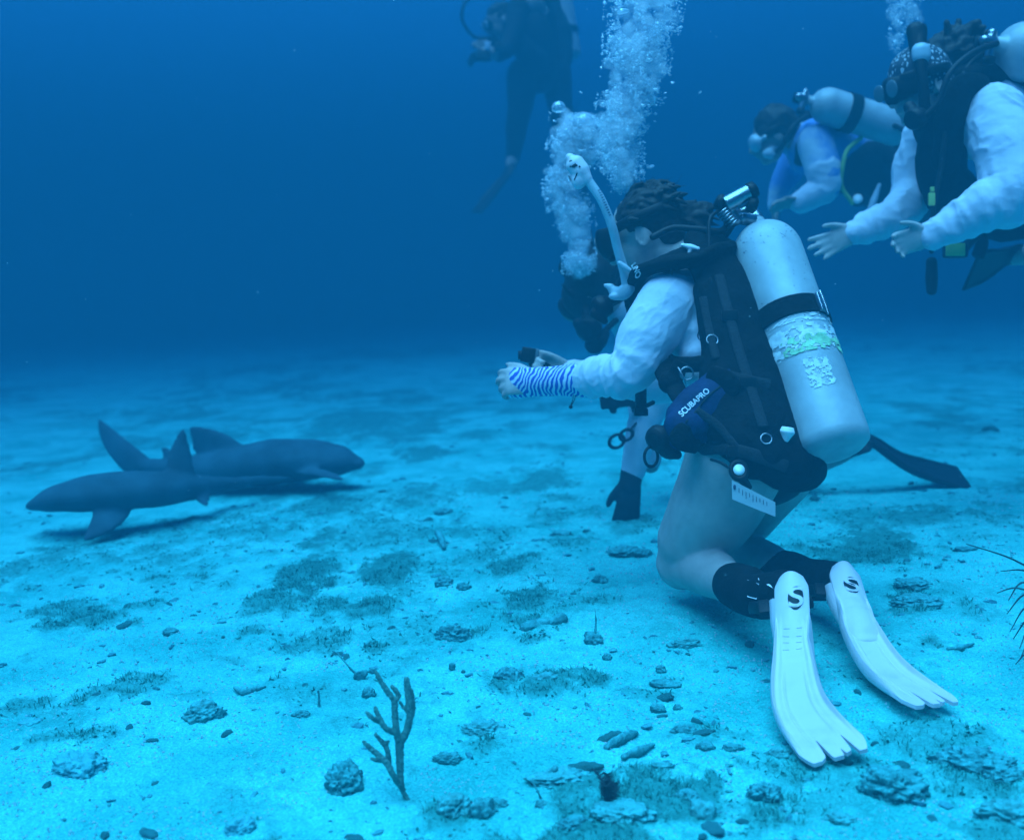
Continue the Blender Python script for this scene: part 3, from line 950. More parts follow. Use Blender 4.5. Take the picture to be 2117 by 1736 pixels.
def patches(h0, h1, a0, a1, thr, seed, nh=46, na=90, sc=(13, 5), off=.0016):
    V, F = [], []
    for i in range(nh + 1):
        for j in range(na + 1):
            V.append(on_tank(h0 + (h1 - h0) * i / nh, a0 + (a1 - a0) * j / na, RT + off))
    for i in range(nh):
        for j in range(na):
            x, y = (i + .5) / nh, (j + .5) / na
            n_ = float(fbm2(np.array([y * sc[0]]), np.array([x * sc[1]]), seed, 4, .65)[0])
            edge = min(x, 1 - x, y, 1 - y) * 6
            if n_ + min(0, edge - .5) * .3 > thr:
                a = i * (na + 1) + j
                F.append((a, a + 1, a + na + 2, a + na + 1))
    return np.array(V), F
hS = px_h(1650, 705)
hB = px_h(1628, 633)
hP = px_h(1660, 770)
obj('torn_sticker', patches(hS - .025, hS + .045, -1.3, 1.3, .47, 4), MT['sticker'], cyl_o)
obj('torn_sticker', patches(hS + .052, hS + .075, -1.2, 1.3, .55, 14, 20), MT['sticker'], cyl_o)
obj('torn_sticker', patches(hS - .033, hS + .014, -.75, 1.25, .47, 9, off=.0026), MT['sticker_yellow'], cyl_o, label='torn yellow-green sticker')
obj('torn_sticker', patches(hP - .05, hP + .035, -.35, .35, .46, 21, 40, 30, (6, 9)), MT['sticker'], cyl_o)
obj('torn_sticker', patches(hS - .035, hS - .015, -1.3, .6, .57, 31, 14, 60), MT['sticker'], cyl_o)
spk = []
for i in range(46):
    a, h = rng.uniform(-1.0, 1.0), Lk + rng.uniform(-.02, .04)
    rr = RT if h < Lk else RT * math.cos(math.asin(min(.99, (h - Lk) / (RT * 1.02)))) ** .92
    p = on_tank(h, a, rr)
    spk.append(ell(p, rng.uniform(.0008, .0017), sub=1))
for i in range(26):
    spk.append(ell(on_tank(Lk - rng.uniform(.05, .32), rng.uniform(-1, 1)), rng.uniform(.0008, .002), sub=1))
obj('wear_speck', merge(*spk), MT['ink'], cyl_o)
# cam band
cb_ = lathe(V3(tk_b) + Zk * (hB - .026), ax, [(0, RT + .001), (0, RT + .006), (.052, RT + .006), (.052, RT + .001)], 64)
band = obj('cam_band', cb_, MT['black_cloth'], scuba)
sharp(band, 40)
ea = .78
obj('buckle', merge(tube([Vector(on_tank(hB - .034, ea, RT + .012)), Vector(on_tank(hB + .034, ea, RT + .012))], .0035, 8, 3), rbox(on_tank(hB, ea - .06, RT + .008), (.006, .014, .026), ax, on_tank(hB, ea) - on_tank(hB, ea, 0))), MT['chrome'], band)
# valve and first stage
nk = V3(tk_t) + Zk * RT * 1.25
vb = nk - V3(CR) * .035 + V3(CF) * .01
valve = obj('valve', union([tube([nk - Zk * .03, nk + Zk * .02, V3(nk) - V3(CR) * .03 + Zk * .03], .019, 14, 4), tube([nk, P(1535, 452, 2.95)], .017, 14, 3)], .003, 1), MT['chrome'], scuba)
fs = union([tube(L((1498, 424, 2.92), (1550, 396, 2.92)), [.022, .022], 18, 4, round_ends=False), tube(L((1505, 430, 2.93), (1520, 455, 2.94)), .017, 16, 3)], .0025, 1)
fs_o = obj('first_stage', merge(fs, *[torus(P(1494 + 4.2 * i, 437 + 7 * i * .72, 2.915), P(1530, 480, 2.9) - P(1490, 430, 2.9), .015, .0035, 18, 6) for i in range(6)],
                              rbox(V3(P(1538, 418, 2.92)), (.020, .012, .008), V3(CF), V3(P(1550, 396, 3)) - V3(P(1500, 424, 3)))), MT['chrome'], scuba)
obj('knob', lathe(P(1549, 397, 2.92), V3(P(1560, 390, 2.92)) - V3(P(1540, 402, 2.92)), [(-.004, .0), (-.004, .022), (.004, .024), (.018, .022), (.022, .014), (.022, 0)], 14), MT['rubber'], valve)
obj('knob', lathe(P(1556, 424, 2.92), V3(CR) - V3(CU) * .3, [(-.014, .0), (-.014, .020), (.006, .023), (.012, .016), (.012, 0)], 14), MT['rubber'], valve)
obj('knob', lathe(P(1492, 420, 2.93), -V3(CR) + V3(CU) * .5, [(-.006, .0), (-.006, .022), (.010, .023), (.018, .015), (.018, 0)], 14), MT['rubber'], fs_o)
def hose(pts, r=.0085, m='rubber', par=None, name='hose'):
    return obj(name, tube(pts, r, 12, 10), MT[m], par or scuba)
hose(L((1510, 455, 2.95), (1490, 478, 2.93), (1440, 474, 2.93), (1390, 472, 2.94), (1350, 490, 2.93)), .0095)
hose(L((1492, 432, 2.93), (1468, 452, 2.9), (1466, 500, 2.88), (1468, 560, 2.86), (1474, 640, 2.83), (1470, 720, 2.8), (1452, 780, 2.76)), .005)
hose(L((1525, 450, 2.95), (1480, 505, 3.0), (1400, 520, 3.15), (1300, 560, 3.2), (1262, 618, 3.08)), .0085)
# second stage in the mouth
ss = union([lathe(P(1246, 634, 3.03), -V3(CR) - V3(CF) * .3 - V3(CU) * .35, [(-.02, 0), (-.02, .026), (0, .034), (.018, .032), (.028, .022), (.028, 0)], 24), tube(L((1262, 624, 3.03), (1284, 612, 3.03)), .016, 12, 3),
            tube(L((1232, 648, 3.02), (1250, 664, 3.02)), [.018, .010], 12, 3), rbox(V3(P(1276, 616, 3.02)), (.024, .012, .012), HUP, V3(CR))], .003, 2)
obj('second_stage', ss, MT['rubber'], scuba)

# buoyancy vest
def bp(px, py, d): return P(px, py, d)
bladder = tube(L((1478, 520, 3.0), (1515, 600, 2.93), (1545, 700, 2.87), (1575, 800, 2.81), (1605, 900, 2.74), (1632, 960, 2.70)), [(.13, .050), (.155, .070), (.165, .078), (.165, .085), (.165, .082), (.14, .07)], 28, 8, LEFT)
flankL = tube(L((1462, 600, 2.82), (1485, 700, 2.78), (1495, 790, 2.74), (1510, 880, 2.70), (1560, 940, 2.66)), [.038, .045, .06, .075, .06], 20, 8)
strapL = tube(L((1500, 525, 2.92), (1455, 535, 2.84), (1405, 540, 2.83), (1350, 552, 2.87), (1318, 575, 2.96), (1312, 640, 3.05), (1345, 740, 3.05)), [(.045, .022), (.050, .022), (.048, .02), (.040, .018), (.034, .016), (.034, .016), (.034, .016)], 18, 8, LEFT)
strapR = tube(L((1540, 520, 3.12), (1500, 520, 3.17), (1440, 535, 3.2), (1400, 600, 3.25), (1400, 740, 3.2)), [(.045, .022)] * 5, 16, 6, LEFT)
collar = tube(L((1360, 545, 3.12), (1400, 515, 3.16), (1460, 500, 3.08), (1470, 515, 2.95), (1420, 530, 2.87), (1370, 545, 2.88)), [.022, .028, .034, .036, .032, .024], 16, 8)
low = ell(P(1580, 915, 2.74), (.12, .10, .085), sub=4)
tail = tube(L((1600, 930, 2.70), (1640, 965, 2.69), (1652, 988, 2.70)), [(.055, .04), (.045, .03), (.018, .012)], 16, 6)
vest = union([bladder, flankL, strapL, strapR, collar, low, tail, tube(L((1470, 860, 2.70), (1520, 905, 2.66), (1590, 940, 2.63)), [.045, .055, .045], 16, 6)], .006, 3)
vest = roughen(vest, .006, 14, 6, 4)
vest_o = obj('buoyancy_vest', vest, MT['black_cloth'], scuba)
pock = union([tube(L((1500, 785, 2.71), (1455, 835, 2.685), (1420, 880, 2.68), (1395, 905, 2.685)), [(.045, .03), (.060, .036), (.062, .036), (.040, .03)], 24, 8, CR), ell(P(1420, 880, 2.67), (.055, .05, .045))], .004, 3)
pock = roughen(pock, .007, 13, 3, 4)
pock_o = obj('pocket', pock, MT['navy'], vest_o, label='dark blue side pocket with white lettering')
pb = bvh_of(pock, vest)
ctr = P(1442, 831, 2.6)
obj('lettering', text_geo('SCUBAPRO', .0190, ctr, V3(P(1470, 809, 2.6)) - V3(P(1418, 853, 2.6)), V3(CU), pb, CF, .003), MT['white_print'], pock_o)
vb2 = bvh_of(vest)
obj('emblem_letter', text_geo('S', .034, P(1491, 634, 2.8), V3(CR) + V3(CU) * .05, V3(CU) + V3(CR) * .1, vb2, CF, .003), MT['white_print'], vest_o)
obj('strap_letters', text_geo('UNO', .017, P(1317, 556, 2.85), V3(CR) * .35 - V3(CU) * .94, V3(CU) * .35 + V3(CR) * .94, vb2, CF, .003), MT['white_print'], vest_o)
MT['webbing'] = mat('webbing', (.014, .017, .02), .8, var=.3, scale=60, bump=.5, bscale=220, spec=.25)
def on_surf(px, off=.004, d=2.72):
    return [Vector(v) for v in drape(L(*[(x, y, d) for x, y in px]), vp_b, CF, off)]
vp_b = bvh_of(vest, pock)
for px_, r_ in (([(1470, 770), (1500, 782), (1540, 792), (1580, 800)], .017), ([(1440, 930), (1480, 925), (1530, 935), (1600, 960)], .015), ([(1500, 560), (1510, 640), (1524, 720), (1540, 800), (1556, 880)], .013),
                ([(1462, 610), (1470, 680), (1478, 740)], .011), ([(1430, 850), (1470, 880), (1500, 920)], .010), ([(1400, 545), (1440, 560), (1480, 575)], .012)):
    obj('webbing_strap', tube(on_surf(px_), [(r_, .0035)] * len(px_), 10, 6, CR if abs(px_[0][0] - px_[-1][0]) < 70 else CU), MT['webbing'], vest_o)
for (x, y) in ((1535, 792), (1512, 650), (1500, 930), (1448, 563)):
    q = on_surf([(x, y)], .008)[0]
    obj('side_buckle', rbox(V3(q), (.020, .005, .013), V3(CU), V3(CR) + V3(CU) * .2), MT['rubber'], vest_o)
for (x, y, r_) in ((1474, 702, .014), (1560, 905, .013), (1446, 930, .012)):
    q = on_surf([(x, y)], .006)[0]
    obj('ring', torus(q, V3(CU) * .4 - V3(CF), r_, .0020, 20, 6), MT['chrome'], vest_o)
obj('zip', tube(on_surf([(1405, 872), (1428, 850), (1452, 822), (1480, 800)], .0025), .0022, 6, 6), MT['webbing'], pock_o)
for px_, r_ in (([(1386, 890), (1404, 905), (1430, 915)], [(.030, .010), (.034, .012), (.028, .010)]), ([(1462, 775), (1490, 790), (1510, 812)], [(.026, .008), (.030, .010), (.026, .008)])):
    obj('pocket_flap', roughen(union([tube(on_surf(px_), r_, 12, 5, CU)], .004, 2), .003, 30), MT['black_cloth'], pock_o)
def on_vest(px, py, off=.004):
    q = drape([P(px, py, 2.75)], bvh_of(vest, pock), CF, off)[0]
    return q
wt = on_vest(1600, 895)
obj('pull_toggle', union([lathe(wt, -V3(CU) * .9 - V3(CR) * .15, [(-.016, 0), (-.016, .014), (-.004, .019), (.012, .010), (.020, .006), (.020, 0)], 14, x=V3(CR))], .002, 1), MT['white_print'], scuba, label='white pull toggle on the hip')
wt2 = on_vest(1440, 500, .01)
obj('pull_toggle', union([tube([wt2 - V3(CR) * .022 + V3(CU) * .006, wt2, wt2 + V3(CR) * .018 - V3(CU) * .004], [.005, .009, .006], 10, 4), tube([wt2, wt2 - V3(CU) * .022 - V3(CR) * .006], [.008, .004], 8, 3)], .002, 1), MT['white_print'], scuba)
# waist belt, buckles, rings
obj('waist_strap', union([tube(L((1372, 738, 2.86), (1380, 775, 2.80), (1400, 810, 2.74), (1415, 840, 2.70)), [(.030, .014), (.032, .018), (.026, .016), (.022, .012)], 14, 6, CR), tube(L((1352, 735, 2.95), (1400, 752, 2.83), (1450, 752, 2.76), (1480, 745, 2.75)), [(.015, .012), (.02, .012), (.022, .012), (.02, .01)], 12, 6, CU),
                          ell(P(1385, 790, 2.76), (.03, .025, .03)), rbox(V3(P(1400, 770, 2.75)), (.020, .01, .03), V3(CU) + V3(CR) * .4, V3(CR))], .004, 1), MT['black_cloth'], vest_o)
obj('ring', merge(torus(P(1420, 772, 2.71), CF, .016, .0022, 20, 6), tube(L((1402, 760, 2.70), (1412, 778, 2.69), (1418, 796, 2.69)), .0018, 6, 3)), MT['chrome'], vest_o)
oc = P(1362, 905, 2.68)
octo = union([lathe(oc, -V3(CF) * .6 - V3(CR) * .6 - V3(CU) * .2, [(-.022, 0), (-.022, .026), (0, .034), (.016, .030), (.024, .018), (.024, 0)], 22), tube(L((1362, 905, 2.69), (1380, 932, 2.68), (1400, 940, 2.68)), [.022, .020, .012], 14, 4), tube(L((1375, 900, 2.68), (1400, 880, 2.67)), .016, 10, 3)], .003, 1)
obj('octopus_regulator', octo, MT['rubber'], scuba)
obj('clip_loop', torus(P(1346, 944, 2.68), -V3(CF) * .8 + V3(CR) * .5, .021, .0036, 26, 8, x=CU, sx=1.15), MT['rubber'], scuba)
# corrugated inflator hose hanging from the shoulder
inf = L((1330, 700, 3.0), (1327, 760, 2.97), (1325, 800, 2.95), (1325, 848, 2.94))
def corr(s, th): return np.full(len(th), 1 + .05 * math.sin(s * 150))
inf_o = obj('inflator_hose', tube(inf, [.0150, .0155, .0155, .0155], 20, 30, None, corr), MT['rubber'], scuba)
obj('inflator_valve', merge(rbox(V3(P(1325, 852, 2.94)), (.018, .016, .010), V3(CU), V3(CR)), tube(L((1338, 838, 2.93), (1350, 832, 2.93)), .006, 10, 3)), MT['rubber'], inf_o)
# gauge on a lanyard
gc = P(1527, 972, 2.60)
gauge = obj('gauge', union([torus(gc, -V3(CF) + V3(CU) * .3, .018, .0065, 24, 8, x=CU, sx=1.15), lathe(gc, -V3(CF) + V3(CU) * .3, [(-.012, 0), (-.012, .016), (.0, .018), (.0, 0)], 20), tube(L((1535, 990, 2.6), (1548, 1006, 2.61)), [.012, .008], 10, 3)], .002, 1), MT['rubber'], scuba)
obj('dial', lathe(gc, -V3(CF) + V3(CU) * .3, [(.004, 0), (.004, .0135), (.006, .0135), (.006, 0)], 24), MT['face'], gauge)
obj('lanyard', tube(L((1470, 950, 2.64), (1490, 956, 2.61), (1506, 966, 2.6), (1516, 966, 2.6)), .0035, 8, 8), MT['rubber'], gauge)
# white card hanging at the hip
cq = L((1513, 992, 2.56), (1603, 1038, 2.57), (1603, 1068, 2.575), (1514, 1032, 2.565))
back = [Vector(v) + CF * .0025 for v in cq]
card = obj('slate', (np.array([V3(v) for v in cq + back]), [(3, 2, 1, 0), (4, 5, 6, 7), (0, 1, 5, 4), (1, 2, 6, 5), (2, 3, 7, 6), (3, 0, 4, 7)]), MT['card'], scuba, smooth=False, label='white writing slate with faint marks')
mk = []
for i in range(9):
    t_ = .16 + .08 * i
    a = mixp(cq[0], cq[1], t_) * .75 + mixp(cq[3], cq[2], t_) * .25
    b = mixp(cq[0], cq[1], t_) * .35 + mixp(cq[3], cq[2], t_) * .65
    mk.append(tube([a - CF * .001, mixp(a, b, rng.uniform(.5, 1)) - CF * .001], .0007, 5, 1))
mk.append(tube([mixp(cq[0], cq[3], .3) + Vector(CR) * .006 - CF * .001, mixp(cq[0], cq[3], .42) + Vector(CR) * .006 - CF * .001], .003, 8, 1))
obj('mark', merge(*mk), MT['ink'], card)

# small camera held out in the far hand
camt = thing('camera', 'small black underwater camera on a hand grip, held out above the zebra wrist cover', 'camera', P(1110, 770, 3.28))
cx = V3(P(1092, 734, 3.27))
obj('camera_body', merge(rbox(cx, (.021, .014, .022), V3(CU) + V3(CR) * .15, V3(CR)), lathe(cx - V3(CR) * .02, -V3(CR), [(-.004, 0), (-.004, .013), (.010, .013), (.010, 0)], 20)), MT['rubber'], camt)
obj('port', rbox(cx + V3(CR) * .024, (.008, .012, .018), V3(CU), V3(CR)), MT['lens'], camt)
obj('grip', union([tube(L((1102, 752, 3.28), (1122, 756, 3.29), (1150, 766, 3.3), (1182, 772, 3.3)), [.014, (.018, .015), (.016, .014), .011], 14, 6), tube(L((1110, 770, 3.28), (1130, 772, 3.29)), [.020, .014], 12, 3)], .003, 1), MT['rubber'], camt)
obj('wire_arm', tube(L((1150, 758, 3.28), (1166, 757, 3.28), (1178, 766, 3.28)), .0022, 6, 4), MT['chrome'], camt)

# ---------------------------------------------------------------- generic scuba set for the divers farther off
def cylinder_set(name, label, base, top, tow, rad, parts, loc, band_at=(.38,), col='aluminium'):
    """cylinder from base to shoulder (top), with bands and valve; parts: list of (name, geometry, material)"""
    t_ = thing('scuba_set', label, 'scuba gear', loc)
    b, tp = V3(base), V3(top)
    a = tp - b; l = np.linalg.norm(a); a /= l
    pr = [(0, 0), (0, rad * .6), (rad * .06, rad * .85), (rad * .3, rad)] + [(h, rad) for h in np.linspace(rad * .5, l, 6)]
    pr += [(l + rad * math.sin(q), rad * math.cos(q)) for q in np.linspace(.12, 1.3, 9)] + [(l + rad * 1.25, rad * .24), (l + rad * 1.25, 0)]
    co = obj('cylinder', lathe(b, a, pr, 40), MT[col], t_)
    for f in band_at:
        sharp(obj('cam_band', lathe(b + a * (l * f - .026), a, [(0, rad + .001), (0, rad + .007), (.052, rad + .007), (.052, rad + .001)], 40), MT['black_cloth'], t_), 40)
    e = b + a * (l + rad * 1.2)
    Xq, Yq, _ = frame(a, tow)
    v = obj('valve', union([tube([e - a * .02, e + a * .045], .019, 12, 3), tube([e + a * .02 - Yq * .03, e + a * .02 + Yq * .045], .016, 12, 3)], .004, 1), MT['chrome'], t_)
    obj('knob', lathe(e + a * .02 + Yq * .05, Yq, [(0, 0), (0, .021), (.02, .019), (.02, 0)], 12), MT['rubber'], v)
    obj('knob', lathe(e + a * .03 + Xq * .015, a + Xq * .6, [(0, 0), (0, .024), (.03, .022), (.03, 0)], 12), MT['rubber'], v)
    for nm, g, m in parts:
        obj(nm, g, MT[m], t_)
    return t_

# ---------------------------------------------------------------- diver half hidden behind the kneeling one
d0 = 4.0
h2c = P(1214, 594, 3.97)
U2 = np.array((.30, -.15, .9)); F2 = np.array((-.32, .45, -.80))
sh2, hp2 = P(1330, 665, 4.1), P(1600, 890, 4.35)
T2 = union([tube([hp2, mixp(sh2, hp2, .5), sh2, P(1268, 628, 4.02)], [(.16, .12), (.15, .11), (.17, .10), (.06, .06)], 24, 8, CF),
            tube([P(1268, 628, 4.02), P(1225, 605, 3.96)], .055, 14, 3),
            tube(L((1350, 690, 3.95), (1352, 800, 3.93), (1330, 880, 3.93), (1306, 985, 3.95)), [.070, .058, .050, .036], 18, 8),
            tube(L((1340, 690, 4.3), (1330, 820, 4.3), (1345, 960, 4.25)), [.07, .055, .035], 16, 8),
            tube(L((1580, 900, 4.25), (1520, 1020, 4.25), (1600, 1000, 4.3), (1690, 958, 4.3)), [.12, .075, .06, .04], 20, 8),
            tube(L((1620, 900, 4.45), (1560, 1020, 4.5), (1660, 985, 4.55)), [.12, .075, .045], 18, 8),
            tube(L((1690, 958, 4.3), (1730, 938, 4.3), (1780, 915, 4.32)), [.04, .045, .035], 14, 5)]
           + head(h2c, U2, F2, 1.0, 3) + hand(P(1304, 990, 3.95), -V3(CU) + V3(CR) * -.1, V3(CF), V3(CR) * -1, 1.0, (.2, .25, .3, .3), .1), .007, 3)
p2 = obj('person', T2, MT['skin_tan'], origin=P(1450, 1040, 4.2))
tag(p2, 'dark-haired diver crouching behind the kneeling diver, gloved hand pressed on the sand, black fin trailing', 'person', 'divers at the sharks')
obj('shirt', roughen(union([tube([mixp(sh2, hp2, .85), mixp(sh2, hp2, .5), sh2, P(1285, 640, 4.04)], [(.165, .125), (.16, .12), (.18, .11), (.08, .075)], 26, 8, CF),
                   tube(L((1350, 690, 3.95), (1352, 800, 3.93), (1330, 880, 3.93), (1308, 975, 3.95)), [.080, .068, .058, .044], 28, 16, None, folds(9, .04, .2, .95, 3)),
                   tube(L((1340, 690, 4.3), (1330, 820, 4.3), (1344, 950, 4.25)), [.08, .065, .044], 20, 8)], .006, 2), .003, 18, 2), MT['pale_cloth'], p2)
obj('shorts', union([tube([mixp(sh2, hp2, .78), hp2], [(.172, .134), (.175, .135)], 22, 5, CF), tube([hp2, P(1580, 900, 4.25), P(1545, 968, 4.25)], [.12, .132, .108], 20, 5), tube([hp2, P(1620, 900, 4.45), P(1586, 968, 4.47)], [.12, .132, .108], 20, 5)], .008, 3), MT['wetsuit'], p2)
obj('glove', union([tube(L((1308, 972, 3.95), (1302, 1000, 3.95)), [.043, .040], 16, 3)] + [(lambda g: (g[0] + normals(g) * .004, g[1]))(union(hand(P(1304, 992, 3.95), -V3(CU) + V3(CR) * -.1, V3(CF), V3(CR) * -1, 1.05, (.2, .25, .3, .3), .1), .006, 2))], .006, 2), MT['wetsuit'], p2)
hp_ = [ell(V3(h2c) + V3(U2) * .025 - V3(F2) * .02, (.105, .095, .105), U2, F2, 3), ell(V3(h2c) - V3(U2) * .03 - V3(F2) * .01, (.085, .088, .10), U2, F2, 3)]
for i in range(40):
    d = rng.normal(0, 1, 3) + np.array((.2, 0, .9)); d /= np.linalg.norm(d)
    b = V3(h2c) + V3(U2) * .03 + d * .085
    hp_.append(tube([b, b + d * .025, b + d * .03 + rng.normal(0, .02, 3) + np.array((0, 0, .03))], [.016, .012, .004], 8, 3))
obj('hair', union(hp_, .006, 1), MT['hair'], p2)
f2 = V3(h2c) + V3(F2) * .098
mo2 = obj('mask', ell(f2, (.066, .080, .045), F2, CF, 3), MT['rubber'], p2)
obj('lens', ell(f2 + V3(F2) * .032, (.045, .06, .018), F2, CF, 3), MT['lens'], mo2)
g2, *_ = fin_geo(P(1745, 940, 4.3), P(1800, 912, 4.33), P(1880, 960, 4.36), P(1995, 990, 4.4), V3(CF) * .9 + V3(CU) * .5, .05, .085, .09, False, 40, 21)
obj('fin', g2, MT['rubber'], p2)
b2 = union([tube([mixp(sh2, hp2, .95) + Vector((0, 0, .11)), mixp(sh2, hp2, .5) + Vector((0, 0, .12)), sh2 + Vector((.02, 0, .12))], [(.17, .06), (.17, .07), (.15, .05)], 20, 6, CF)], .008, 3)
s2 = cylinder_set('scuba_set', 'black regulators and vest on the crouching diver behind the kneeling one', mixp(sh2, hp2, .9) + Vector((0, .05, .26)), mixp(sh2, hp2, .1) + Vector((0, .05, .26)), CF, .088,
                  [('buoyancy_vest', b2, 'black_cloth'),
                   ('second_stage', union([lathe(P(1219, 678, 3.9), -V3(CF) * .7 - V3(CR) * .5 - V3(CU) * .5, [(-.03, 0), (-.03, .035), (0, .050), (.026, .044), (.036, .028), (.036, 0)], 22), tube(L((1212, 640, 3.92), (1216, 668, 3.9)), .022, 12, 3), tube(L((1195, 668, 3.9), (1216, 690, 3.9)), [.02, .03], 12, 3)], .004, 2), 'rubber'),
                   ('second_stage', union([lathe(P(1229, 712, 3.92), -V3(CF) * .8 - V3(CU) * .5, [(-.02, 0), (-.02, .026), (0, .036), (.02, .03), (.02, 0)], 20), tube(L((1242, 708, 3.92), (1252, 690, 3.95)), [.022, .016], 12, 3)], .004, 2), 'rubber'),
                   ('hose', tube(L((1245, 690, 3.95), (1290, 650, 4.0), (1350, 640, 4.0), (1400, 600, 4.2)), .011, 10, 8), 'rubber'),
                   ('gauge_console', union([rbox(V3(P(1282, 822, 3.86)), (.072, .016, .034), V3(CU) - V3(CR) * .12, V3(CR) + V3(CU) * .1), rbox(V3(P(1268, 842, 3.86)), (.012, .012, .022), V3(CU), V3(CR)), rbox(V3(P(1318, 842, 3.87)), (.022, .012, .018), V3(CU), V3(CR)), tube(L((1315, 815, 3.88), (1340, 790, 3.9), (1345, 700, 4.0)), .012, 10, 6)], .005, 2), 'rubber'),
                   ('clip_loop', merge(torus(P(1275, 912, 3.86), CF, .022, .0055, 20, 6, x=V3(CR) + V3(CU) * .6, sx=1.25), torus(P(1295, 899, 3.86), CF, .018, .0055, 20, 6, x=V3(CR) + V3(CU) * .6, sx=1.3), tube(L((1302, 890, 3.87), (1330, 850, 3.9), (1345, 760, 3.95)), .004, 8, 6)), 'rubber')],
                  P(1480, 800, 4.2))

# ---------------------------------------------------------------- swimming diver at the back right
dc = 5.2
shC, hpC = P(1672, 300, 5.2), P(1835, 340, 5.45)
hdC = P(1598, 282, 5.15)
FC = np.array((-.85, .1, -.45)); UC = np.array((-.25, .05, 1.))
armC = L((1686, 296, 5.02), (1700, 345, 5.0), (1706, 385, 5.0), (1682, 402, 5.02), (1655, 418, 5.05))
legC = L((1835, 345, 5.4), (1925, 395, 5.55), (2010, 450, 5.7), (2060, 440, 5.75))
bC = union([tube([hpC, mixp(shC, hpC, .5), shC, P(1632, 285, 5.2)], [(.17, .13), (.15, .12), (.19, .12), (.06, .06)], 22, 6, CF), tube([P(1632, 285, 5.2), hdC], .055, 12, 3),
            tube(armC, [.07, .062, .05, .042, .034], 16, 6), tube(L((1650, 320, 5.38), (1618, 380, 5.4), (1603, 430, 5.4)), [.07, .05, .034], 14, 6),
            tube(legC, [.13, .085, .06, .045], 18, 6), tube([Vector(v) + CF * .25 for v in legC], [.13, .085, .06, .045], 16, 6)]
           + head(hdC, UC, FC, 1.0, 3) + hand(armC[-1], -V3(CR) - V3(CU) * .1, -V3(CU), V3(CU) * .5 - V3(CF), 1.0, (.3, .35, .4, .4)) + hand(P(1603, 430, 5.4), -V3(CU), -V3(CR), -V3(CF), 1.0), .009, 3)
pC = obj('person', bC, MT['skin_tan'], origin=P(1740, 420, 5.3))
tag(pC, 'diver swimming face down to the left behind the cylinder, blue and white sleeve bent down', 'person', 'divers at the sharks')
obj('shirt', roughen(union([tube([mixp(shC, hpC, .9), mixp(shC, hpC, .5), shC, P(1640, 288, 5.2)], [(.18, .14), (.165, .135), (.2, .13), (.08, .08)], 24, 6, CF), tube(armC, [.085, .082, .066, .060, .050], 24, 14, None, folds(9, .05, .3, .9, 2)), tube(L((1650, 320, 5.38), (1618, 380, 5.4), (1604, 425, 5.4)), [.08, .062, .044], 16, 8)], .008, 2), .004, 14), MT['blue_cloth'], pC)
obj('sleeve', crease(union([tube(armC[1:] , [.083, .069, .063, .053], 24, 12, None, folds(9, .05, .1, .7, 8))], .006, 2), .003, 18, CR, 2), MT['white_cloth'], pC)
obj('wetsuit', union([tube([mixp(shC, hpC, .75), hpC], [(.18, .145), (.19, .15)], 20, 4, CF)] + [tube([Vector(v) + CF * o for v in legC[:3]], [.145, .098, .068], 18, 6) for o in (0, .25)], .009, 2), MT['wetsuit'], pC)
obj('hair', roughen(union([ell(V3(hdC) + UC * .035 - FC * .03, (.105, .092, .10), UC, FC, 3)], .008, 1), .02, 22), MT['hair'], pC)
fC = V3(hdC) + FC * .092
mC = obj('mask', union([ell(fC + UC * .012, (.032, .088, .046), UC, FC, 3), tube([fC - FC * .04 + np.cross(UC, FC) * .09 * q + UC * .01 for q in (-1, 1)], .012, 10, 3)], .006, 2), MT['clear'], pC)
obj('strap', tube([V3(hdC) + UC * .02 + FC * .085 * math.cos(a) + np.cross(UC, FC) * .098 * math.sin(a) for a in np.linspace(.6, 5.7, 20)], [(.014, .005)] * 20, 8, 2, UC), MT['rubber'], mC)
for o in (0, .25):
    e = legC[-1] + CF * o
    obj('fin', fin_geo(e - CR * .1, e + CR * .12 + CU * .02, e + CR * .35 + CU * .02, e + CR * .62 - CU * .05, CF, .05, .085, .09, False, 30, 15)[0], MT['rubber'], pC)
vC = union([tube([hpC + CU * .10, mixp(shC, hpC, .5) + CU * .13, shC + CU * .10], [(.18, .07), (.18, .085), (.15, .06)], 22, 6, CF), tube(L((1680, 285, 5.02), (1660, 300, 5.05), (1655, 330, 5.15)), .035, 12, 5), ell(P(1780, 350, 5.2), (.2, .12, .13), sub=3),
            ell(P(1840, 365, 5.2), (.12, .12, .13), sub=3)], .009, 3)
